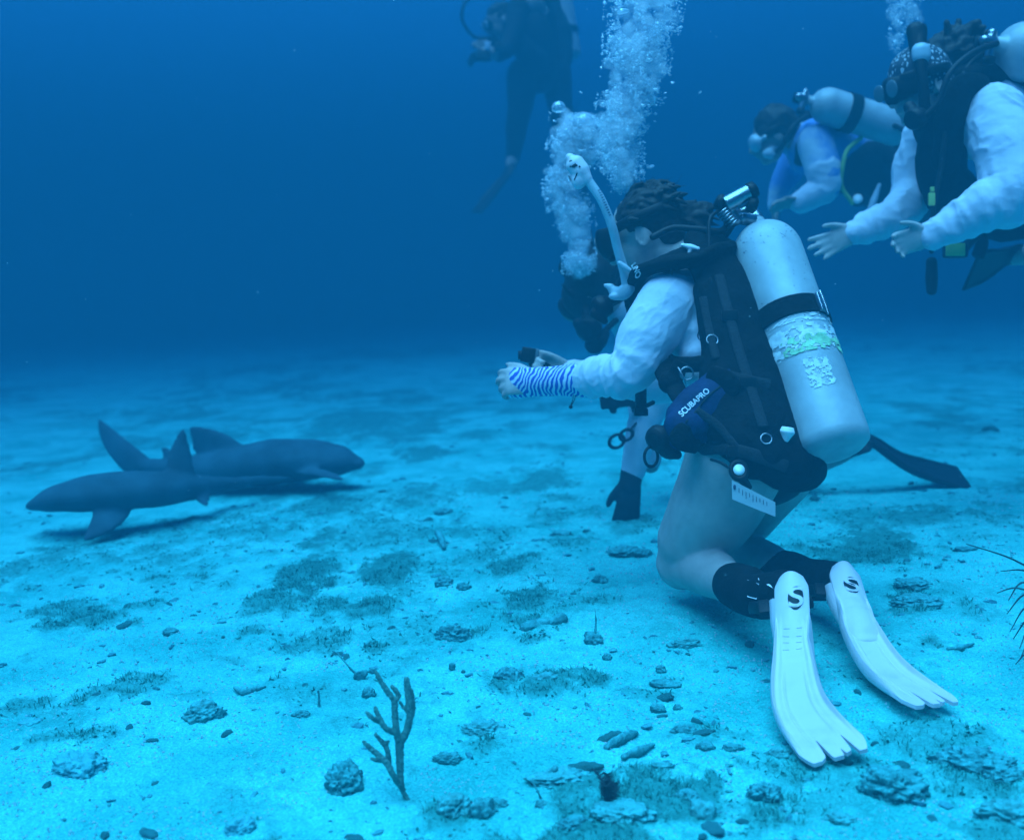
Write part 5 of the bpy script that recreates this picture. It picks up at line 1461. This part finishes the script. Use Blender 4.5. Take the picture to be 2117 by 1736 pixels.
# feathery sea plume at the right edge
pl0 = G(2230, 1395)
plume_o = thing('sea_plume', 'feathery sea plume coral arching in from the right edge', 'coral', pl0)
dpl = (pl0 - CAM).dot(CF)
MT['plume'] = mat('sea_plume', (.03, .07, .075), .9, var=.3, scale=30, spec=.1)
obj('stalk', tube([pl0 - Vector((0, 0, .02)), pl0 + Vector((0, 0, .06)), pl0 + Vector((-.01, 0, .13))], [.012, .010, .007], 10, 5), MT['plume'], plume_o)
top = pl0 + Vector((-.01, 0, .12))
ENDS = [((2140, 1178), (2080, 1150), (1998, 1124)), ((2150, 1210), (2110, 1205), (2085, 1240)), ((2150, 1235), (2115, 1230), (2082, 1268)), ((2160, 1255), (2120, 1255), (2088, 1305)), ((2160, 1270), (2125, 1278), (2095, 1320)),
        ((2165, 1285), (2130, 1290), (2108, 1340)), ((2165, 1300), (2130, 1320), (2110, 1360)), ((2170, 1310), (2130, 1340), (2100, 1372)), ((2175, 1330), (2140, 1345), (2112, 1420)), ((2170, 1215), (2120, 1180), (2070, 1180)), ((2230, 1180), (2260, 1150), (2300, 1170)),
        ((2240, 1210), (2280, 1200), (2320, 1250)), ((2160, 1230), (2100, 1215), (2062, 1225))]
for i, e in enumerate(ENDS):
    o = (i % 5 - 2) * .05
    obj('frond', tube([top, mixp(top, P(*e[0], dpl + o * .5), .6) + Vector((0, 0, .04)), P(*e[0], dpl + o * .6), P(*e[1], dpl + o), P(*e[2], dpl + o * 1.2)], [.004, .0028, .0024, .0020, .0010], 6, 8), MT['plume'], plume_o)

# ---------------------------------------------------------------- rocks, rubble, debris on the sand
def rock_mat(name, c1, c2, dust):
    m = mat(name, c1, .93, col2=c2, thr=(.3, .72), scale=34, bump=.9, bscale=85, spec=.08)
    nt = m.node_tree
    p = nt.nodes['Principled BSDF']
    src = p.inputs['Base Color'].links[0].from_socket
    g = nt.nodes.new('ShaderNodeNewGeometry'); sp = nt.nodes.new('ShaderNodeSeparateXYZ')
    nt.links.new(g.outputs['Normal'], sp.inputs[0])
    tc = nt.nodes.new('ShaderNodeTexCoord'); nz = nt.nodes.new('ShaderNodeTexNoise')
    nz.inputs['Scale'].default_value = 48; nz.inputs['Detail'].default_value = 7; nz.inputs['Roughness'].default_value = .75
    nt.links.new(tc.outputs['Object'], nz.inputs['Vector'])
    a1 = nt.nodes.new('ShaderNodeMath'); a1.operation = 'MULTIPLY_ADD'; a1.inputs[1].default_value = 3.2; a1.inputs[2].default_value = -2.1 + dust
    nt.links.new(nz.outputs['Fac'], a1.inputs[0])
    a2 = nt.nodes.new('ShaderNodeMath'); a2.operation = 'MULTIPLY_ADD'; a2.inputs[1].default_value = .6; a2.use_clamp = True
    nt.links.new(sp.outputs['Z'], a2.inputs[0]); nt.links.new(a1.outputs[0], a2.inputs[2])
    mx = nt.nodes.new('ShaderNodeMixRGB'); mx.inputs[2].default_value = (.06, .54, .53, 1)
    nt.links.new(a2.outputs[0], mx.inputs[0]); nt.links.new(src, mx.inputs[1]); nt.links.new(mx.outputs[0], p.inputs['Base Color'])
    return m
MT['rock'] = rock_mat('rubble_rock', (.025, .20, .19), (.07, .38, .36), .5)
MT['rock_dark'] = rock_mat('dark_rubble', (.016, .15, .155), (.045, .31, .30), .4)
MT['rock_sandy'] = rock_mat('sanded_rock', (.035, .22, .26), (.08, .42, .48), .7)
def rock_geo(seed, sx, sy, sz, sub=4, amp=.62, pit=.30):
    V, F = ICO[sub]
    n = fbm3(V * 1.2 + seed * 3.17, seed, 4, .6) - .5
    rd = np.abs(fbm3(V * 2.6 + seed * 1.1, seed + 5, 3, .6) - .5) * 2          # ridged, broken faces
    n2 = fbm3(V * 6.5 + seed * 1.7, seed + 9, 3, .65) - .5
    V = V * (1 + amp * 1.7 * n - .55 * (rd - .25) + pit * 1.5 * n2)[:, None]
    return V * np.array((sx, sy, sz)), F
ROCKS = [  # px, py (foot), half width px, height px, depth ratio, material, label
    (158, 1600, 58, 46, .7, 'rock_sandy', 'rock', 'long low sand-dusted rock hump at the lower left'), (418, 1488, 40, 38, .7, 'rock', 'rock', 'round dark algae-covered rock alone on pale sand, left of the sea rod'),
    (712, 1634, 39, 56, .9, 'rock_dark', 'rock', 'chunky dark rock sitting left of the sea rod\'s foot'), (929, 1578, 30, 24, .5, 'rock_dark', 'rubble', 'flat jagged dark fragment right of the sea rod'),
    (624, 1483, 18, 17, .6, 'rock_dark', 'rubble', 'small blocky dark stone left of the sea rod'), (763, 1441, 13, 22, 1, 'rock_dark', 'rubble', 'small round ball of rubble beside the sea rod tips'),
    (934, 1324, 33, 38, .6, 'rock_dark', 'rock', 'pointed dark rock in the middle of the sand'), (1052, 1408, 27, 34, .8, 'rock_dark', 'rock', 'rounded dark rock at the end of an algae mat'),
    (1229, 1328, 18, 24, .9, 'rock_dark', 'rubble', 'stubby dark rock with a thin stem above'), (918, 1063, 18, 16, .7, 'rock_dark', 'rubble', 'small oval stone on bright sand below the outstretched arm'),
    (918, 1210, 19, 20, .8, 'rock_dark', 'rubble', 'oval stone midway between the sharks and the kneeling diver'), (959, 1218, 15, 14, .6, 'rock_dark', 'rubble', 'small wedge of rubble just right of the oval stone'),
    (352, 1311, 14, 15, .8, 'rock_dark', 'rubble', 'small dark stone below the nearest shark'), (494, 1722, 30, 34, .7, 'rock_sandy', 'rock', 'crescent sandy rock at the bottom edge, left of centre'),
    (1583, 1656, 30, 38, .9, 'rock_dark', 'rock', 'dark conical rock below the left white fin'), (1855, 1652, 60, 66, .8, 'rock_dark', 'rock', 'large loaf-shaped dark boulder below the right white fin'),
    (2030, 1594, 70, 46, .5, 'rock_dark', 'rock', 'dark ragged ridge of rock at the lower right'), (2077, 1622, 40, 30, .7, 'rock_dark', 'rock', 'smooth dark lump under the ragged ridge'),
    (2090, 1700, 50, 46, .7, 'rock', 'rock', 'mottled rock in the bottom right corner'), (1416, 1517, 28, 22, .5, 'rock_dark', 'rubble', 'broad dark clump of rubble left of the white fins'),
    (1460, 1549, 18, 18, .6, 'rock_dark', 'rubble', 'small mound of rubble below the broad clump'), (1514, 1553, 22, 16, .5, 'rock_dark', 'rubble', 'long low dark rubble piece below the broad clump'),
    (1361, 1474, 16, 18, .7, 'rock_dark', 'rubble', 'dark knobbly rubble above the broad clump'), (1403, 1468, 9, 13, 1, 'rock_dark', 'rubble', 'tiny dark nub right of the knobbly rubble'),
    (1256, 1365, 9, 15, .8, 'rock_dark', 'rubble', 'little dark nub on a streak of rubble'), (1367, 1392, 10, 18, .9, 'rock_dark', 'rubble', 'little upright dark stone left of the white fins'),
    (1376, 1420, 28, 16, .5, 'rock_dark', 'rubble', 'thin dark streak of rubble below the little upright stone'), (1420, 1338, 32, 18, .4, 'rock', 'rubble', 'slanting dark bar of rubble left of the kneeling diver\'s boot'),
    (1613, 1564, 24, 24, .7, 'rock', 'rubble', 'scruffy rubble beside the left white fin tip'), (1121, 1668, 13, 16, .8, 'rock_dark', 'rubble', 'small dark stone with a thin stalk near the bottom edge'),
    (1028, 1668, 20, 20, .6, 'rock_dark', 'rubble', 'low dark stone right of the sea rod\'s foot'), (940, 1690, 34, 52, .8, 'rock', 'rock', 'mottled pale-topped rock right of the sea rod\'s foot'),
    (1000, 1690, 26, 44, .9, 'rock_dark', 'rock', 'taller dark rock beside the mottled pale-topped rock'), (1166, 1622, 60, 26, .6, 'rock', 'rock', 'low algae-covered rock mound near the bottom centre'),
    (1290, 1700, 60, 34, .7, 'rock', 'rock', 'broad algae-covered rock at the bottom, below the black feather star'), (1420, 1660, 30, 26, .7, 'rock_dark', 'rubble', 'dark pocketed rubble left of the conical rock'),
    (1452, 1694, 28, 40, .8, 'rock', 'rock', 'upright algae-covered rock on the bottom algae mat'), (1000, 1520, 40, 28, .7, 'rock', 'rock', 'mossy rock right of the sea rod\'s upper branches'),
    (1370, 1590, 22, 12, .5, 'rock', 'rubble', 'ring-shaped scrap of rubble near the bottom centre'), (1894, 1218, 40, 22, .7, 'rock', 'rock', 'mossy rock right of the right white fin\'s heel'),
    (1905, 1250, 44, 22, .7, 'rock', 'rock', 'second mossy rock just below the first, right of the fin'), (1240, 1205, 16, 18, .9, 'rock_dark', 'rubble', 'dark lump left of the kneeling knee'),
    (1290, 1150, 34, 20, .7, 'rock', 'rubble', 'rounded rubble beside the kneeling knee'), (1330, 1150, 18, 16, .8, 'rock_dark', 'rubble', 'dark stone touching the kneeling knee\'s left side'),
    (1130, 1410, 26, 22, .6, 'rock', 'rubble', 'scruffy rubble on the algae mat below the long debris piece'), (2000, 1140, 26, 12, .5, 'rock_dark', 'rubble', 'thin dark rubble behind the sea plume tip'),
    (60, 1500, 24, 12, .6, 'rock_sandy', 'rubble', 'low sandy lump at the left edge'), (1740, 1700, 30, 18, .6, 'rock', 'rubble', 'low algae-covered rubble below the left fin at the bottom'),
    (1160, 1108, 22, 12, .6, 'rock', 'rubble', 'low grey rubble below the gloved hand'), (1190, 1716, 34, 26, .6, 'rock_dark', 'rock', 'dark ragged rock cut by the bottom edge')]
for i, (px, py, hw, h, dr, m, cat, lab) in enumerate(ROCKS):
    c = G(px, py)
    D = (c - CAM).dot(CF)
    sx = hw * D / FPX
    sz = max(h * D / FPX * .62, .008)
    c = c + Vector((0, sx * dr * .6, 0))
    c.z = float(gz(np.array([c.x]), np.array([c.y]))[0])
    g = rock_geo(i + 2, sx, sx * dr, sz, 5 if hw > 28 else 4)
    a = rng.uniform(-.4, .4)
    rot = np.array(((math.cos(a), -math.sin(a), 0), (math.sin(a), math.cos(a), 0), (0, 0, 1)))
    o = obj('rock' if cat == 'rock' else 'rubble', (g[0] @ rot.T + V3(c) + np.array((0, 0, sz * .22)), g[1]), MT[m], origin=c)
    tag(o, lab, cat)
def stick(px, r, lab, cat='twig', m='rock_dark', lift=None, name='twig'):
    pts = []
    for i, q in enumerate(px):
        p = G(q[0], q[1]) if len(q) == 2 else P(*q)
        pts.append(p + Vector((0, 0, (lift[i] if lift else .006))))
    o = obj(name, roughen(tube(pts, r, 10, 8), .0015, 60), MT[m], origin=pts[0])
    tag(o, lab, cat)
stick([(486, 1428), (505, 1436), (530, 1429), (548, 1424)], [.004, .009, .008, .003], 'curved dark stick half buried in the sand above the round rock')
b1 = G(742, 1402); d1 = (b1 - CAM).dot(CF)
stick([(742, 1400), (729, 1391, d1), (714, 1374, d1 + .01), (700, 1358, d1 + .02), (688, 1350, d1 + .02)], [.003, .0022, .002, .002, .0015], 'thin bent twig rising from a dark leaf above the sea rod')
stick([(1085, 1300), (1110, 1296), (1140, 1292), (1160, 1284)], [.014, .017, .013, .018], 'long bone-like piece of debris in mid sand', 'debris', name='debris')
stick([(905, 1118), (912, 1126), (918, 1138)], [.010, .013, .007], 'short curved dark sponge stub below the outstretched arm', 'sponge', lift=(.03, .025, .01), name='sponge')
stick([(1960, 1345), (1985, 1340), (2012, 1334)], [.004, .006, .003], 'thin dark twig between the right fin and the sea plume')
stick([(1255, 1548), (1275, 1538), (1300, 1526), (1315, 1520)], [.006, .010, .010, .005], 'slanting crusty stick lying left of the white fins')
stick([(1290, 1574), (1320, 1560), (1350, 1545)], [.006, .010, .004], 'second slanting crusty stick, nearer the bottom edge')
b2_ = G(1230, 1312); d2_ = (b2_ - CAM).dot(CF)
stick([(1230, 1312), (1232, 1285, d2_ + .01), (1231, 1262, d2_ + .01)], [.003, .002, .001], 'hair-thin stem standing on the stubby dark rock', lift=(0, 0, 0))
b3_ = G(659, 1462); d3_ = (b3_ - CAM).dot(CF)
stick([(659, 1462), (660, 1445, d3_), (658, 1428, d3_)], [.0035, .003, .0015], 'short upright stem left of the sea rod', lift=(0, 0, 0))
b4_ = G(1120, 1660); d4_ = (b4_ - CAM).dot(CF)
stick([(1120, 1656), (1112, 1636, d4_), (1098, 1610, d4_ + .01)], [.0022, .0016, .001], 'thin leaning stalk on the small dark stone near the bottom', lift=(0, 0, 0))
# dark leaf, blade and feather star
def leaf(name, px, py, w, h, lab, cat, tilt=.4, seed=0):
    c = G(px, py); D = (c - CAM).dot(CF)
    V, F = ICO[3]
    v = V * np.array((w * D / FPX, .006, h * D / FPX)) * (1 + .5 * (fbm3(V * 2.2 + seed, seed, 3)[:, None] - .5) * 2)
    a = tilt
    rot = np.array(((math.cos(a), 0, math.sin(a)), (0, 1, 0), (-math.sin(a), 0, math.cos(a))))
    o = obj(name, (v @ rot.T + V3(c) + np.array((0, 0, h * D / FPX * .8)), F), MT['rock_dark'], origin=c)
    tag(o, lab, cat)
leaf('leaf', 746, 1405, 15, 12, 'curled dark leaf at the foot of the bent twig', 'leaf', -.5, 2)
leaf('leaf', 770, 1394, 9, 8, 'small dark leaf scrap touching the sea rod\'s longest tip', 'leaf', -.4, 5)
leaf('leaf', 1142, 1612, 10, 18, 'upright dark blade leaning right near the bottom centre', 'leaf', .5, 7)
leaf('leaf', 935, 1382, 7, 9, 'tiny upright dark scrap alone on bright sand', 'leaf', .1, 9)
cf = G(1262, 1672); dcf = (cf - CAM).dot(CF)
fs_ = thing('feather_star', 'narrow black bristly feather star standing in the algae near the bottom centre', 'feather star', cf)
for i in range(5):
    a = -.22 + i * .10 + rng.normal(0, .05)
    l = rng.uniform(.045, .075)
    tp_ = V3(cf) + np.array((math.sin(a) * l - .004, rng.normal(0, .012), math.cos(a) * l))
    md_ = V3(cf) + (tp_ - V3(cf)) * .5 + np.array((rng.normal(0, .004), 0, .006))
    pin = [tube([V3(cf), md_, tp_], [.003, .0026, .001], 6, 6)]
    cc_ = catmull([V3(cf), md_, tp_], 10)
    for k in range(3, len(cc_)):
        for s_ in (-1, 1):
            pin.append(tube([cc_[k], cc_[k] + np.array((s_ * .008, rng.normal(0, .003), .006))], [.0012, .0005], 5, 1))
    obj('arm', merge(*pin), MT['plume'], fs_)
bb_ = G(1222, 1640); dbb = (bb_ - CAM).dot(CF)
stick([(1250, 1662), (1236, 1646, dbb), (1222, 1628, dbb + .01)], [.004, .0045, .002], 'dark stub of stalk leaning left beside the feather star', lift=(.004, 0, 0))

# loose rubble scattered over the sand
RM = []
for k in range(10):
    m_ = to_mesh('rubble_mesh', rock_geo(60 + k, 1, rng.uniform(.4, .9), rng.uniform(.3, .6), 3, .5, .2))
    m_.materials.append(MT[('rock_dark', 'rock', 'rock_dark', 'rock_sandy', 'rock')[k % 5]])
    m_.polygons.foreach_set('use_smooth', [True] * len(m_.polygons))
    RM.append(m_)
cnt = 0
while cnt < 120:
    px, py = rng.uniform(0, 2117), 860 + 876 * rng.uniform() ** .75
    c = G(px, py)
    if math.hypot(c.x, c.y) > 7 or (740 < px < 880 and 1370 < py < 1690):
        continue
    a_ = float(algae(np.array([c.x]), np.array([c.y]))[0])
    if rng.uniform() > .25 + .75 * a_:
        continue
    o = bpy.data.objects.new('rubble', RM[cnt % 10])
    C.objects.link(o)
    s = min(.026, .0085 * rng.lognormal(0, .5)) * (1 + .12 * c.length)
    o.location = c + Vector((0, 0, s * .02))
    o.scale = (s, s, s)
    o.rotation_euler = (rng.normal(0, .2), rng.normal(0, .2), rng.uniform(0, 6.28))
    tag(o, 'small loose fragment of dark rubble scattered on the pale sand', 'rubble', 'loose rubble fragments on the sand')
    cnt += 1

MT['bits'] = rock_mat('rubble_bits', (.014, .13, .17), (.05, .30, .34), .3)
# short turf of algae on the mats, and coarse shell grit: uncountable
def scatter(name, n, keep, build, m, rmax):
    Vs, Fs, off = [], [], 0
    k = 0
    while k < n:
        q = 4000
        r = np.sqrt(rng.uniform(1.5 ** 2, rmax ** 2, q)); a = rng.uniform(R(-30), R(30), q)
        x, y = r * np.sin(a), r * np.cos(a)
        w = keep(x, y)
        x, y = x[w], y[w]
        z = gz(x, y)
        for i in range(len(x)):
            v, f = build(x[i], y[i], z[i])
            Vs.append(v); Fs += [tuple(j + off for j in t) for t in f]; off += len(v)
            k += 1
            if k >= n:
                break
    o = obj(name, (np.concatenate(Vs), Fs), m, smooth=False)
    tag(o, None, name.replace('_', ' '), None, 'stuff')
MT['turf'] = mat('turf_algae', (.018, .21, .18), .95, col2=(.045, .42, .37), thr=(.35, .7), scale=12, spec=.05)
def tuft(x, y, z):
    h = rng.uniform(.003, .010); w = rng.uniform(.002, .005); a = rng.uniform(0, 6.28); l = rng.normal(0, .007, 2)
    b = np.array((x, y, z - .002)); s = np.array((math.cos(a) * w, math.sin(a) * w, 0)); t = np.array((l[0], l[1], h))
    return np.array((b - s, b + s, b + t + s * .7, b + t * 1.3, b + t - s * .7)), [(0, 1, 2, 3, 4)]
scatter('turf_algae', 22000, lambda x, y: rng.uniform(size=len(x)) < (algae(x, y) * (.35 + fbm2(x * 22, y * 22, 5, 3)) - .25), tuft, MT['turf'], 4.6)
def filament(x, y, z):
    h = rng.uniform(.008, .022); w = rng.uniform(.0008, .0018); a = rng.uniform(0, 6.28); l = rng.normal(0, .008, 2)
    b = np.array((x, y, z - .002)); s = np.array((math.cos(a) * w, math.sin(a) * w, 0)); t = np.array((l[0], l[1], h))
    return np.array((b - s, b + s, b + t * .5 + s * .8 + np.array((0, 0, .002)), b + t, b + t * .5 - s * .8 + np.array((0, 0, .002)))), [(0, 1, 2, 4), (4, 2, 3)]
scatter('filament_algae', 16000, lambda x, y: rng.uniform(size=len(x)) < (algae(x, y) * (.3 + 1.1 * fbm2(x * 16, y * 16, 55, 3)) - .42), filament, MT['turf'], 3.6)
MT['grit'] = mat('shell_grit', (.10, .40, .44), .9, col2=(.40, .66, .70), thr=(.4, .6), scale=140, spec=.1)
def bit(x, y, z):
    s = rng.uniform(.0012, .0034) * (1 + .15 * math.hypot(x, y))
    v = np.array([(1, 0, 0), (-.5, .8, 0), (-.5, -.8, 0), (0, 0, .8), (.1, .1, -.6)]) * rng.uniform(.5, 1.2, (5, 3)) * s
    a = rng.uniform(0, 6.28); c_, s_ = math.cos(a), math.sin(a)
    return v @ np.array(((c_, -s_, 0), (s_, c_, 0), (0, 0, 1))) + np.array((x, y, z + s * .3)), [(0, 1, 3), (1, 2, 3), (2, 0, 3), (1, 0, 4), (2, 1, 4), (0, 2, 4)]
scatter('shell_grit', 16000, lambda x, y: rng.uniform(size=len(x)) < (1.6 / np.hypot(x, y)) ** 2 * (fbm2(x * 3, y * 3, 77, 3) > .42), bit, MT['grit'], 4.5)

def chip(x, y, z):
    s = min(.012, rng.lognormal(-5.6, .5)) * (1 + .14 * math.hypot(x, y))
    v = ICO[1][0] * np.array((1, rng.uniform(.3, .8), rng.uniform(.25, .6))) * (1 + rng.normal(0, .25, (12, 1))) * s
    a = rng.uniform(0, 6.28); c_, s_ = math.cos(a), math.sin(a)
    return v @ np.array(((c_, -s_, 0), (s_, c_, 0), (0, 0, 1))) + np.array((x, y, z + s * .1)), ICO[1][1]
scatter('fine_rubble', 5500, lambda x, y: rng.uniform(size=len(x)) < np.clip((algae(x, y) * .9 + (fbm2(x * 2.2, y * 2.2, 91, 4) > .53) * .22 + .02), 0, 1) * np.clip(2.6 / np.hypot(x, y), 0, 1) ** 1.5, chip, MT['bits'], 7)
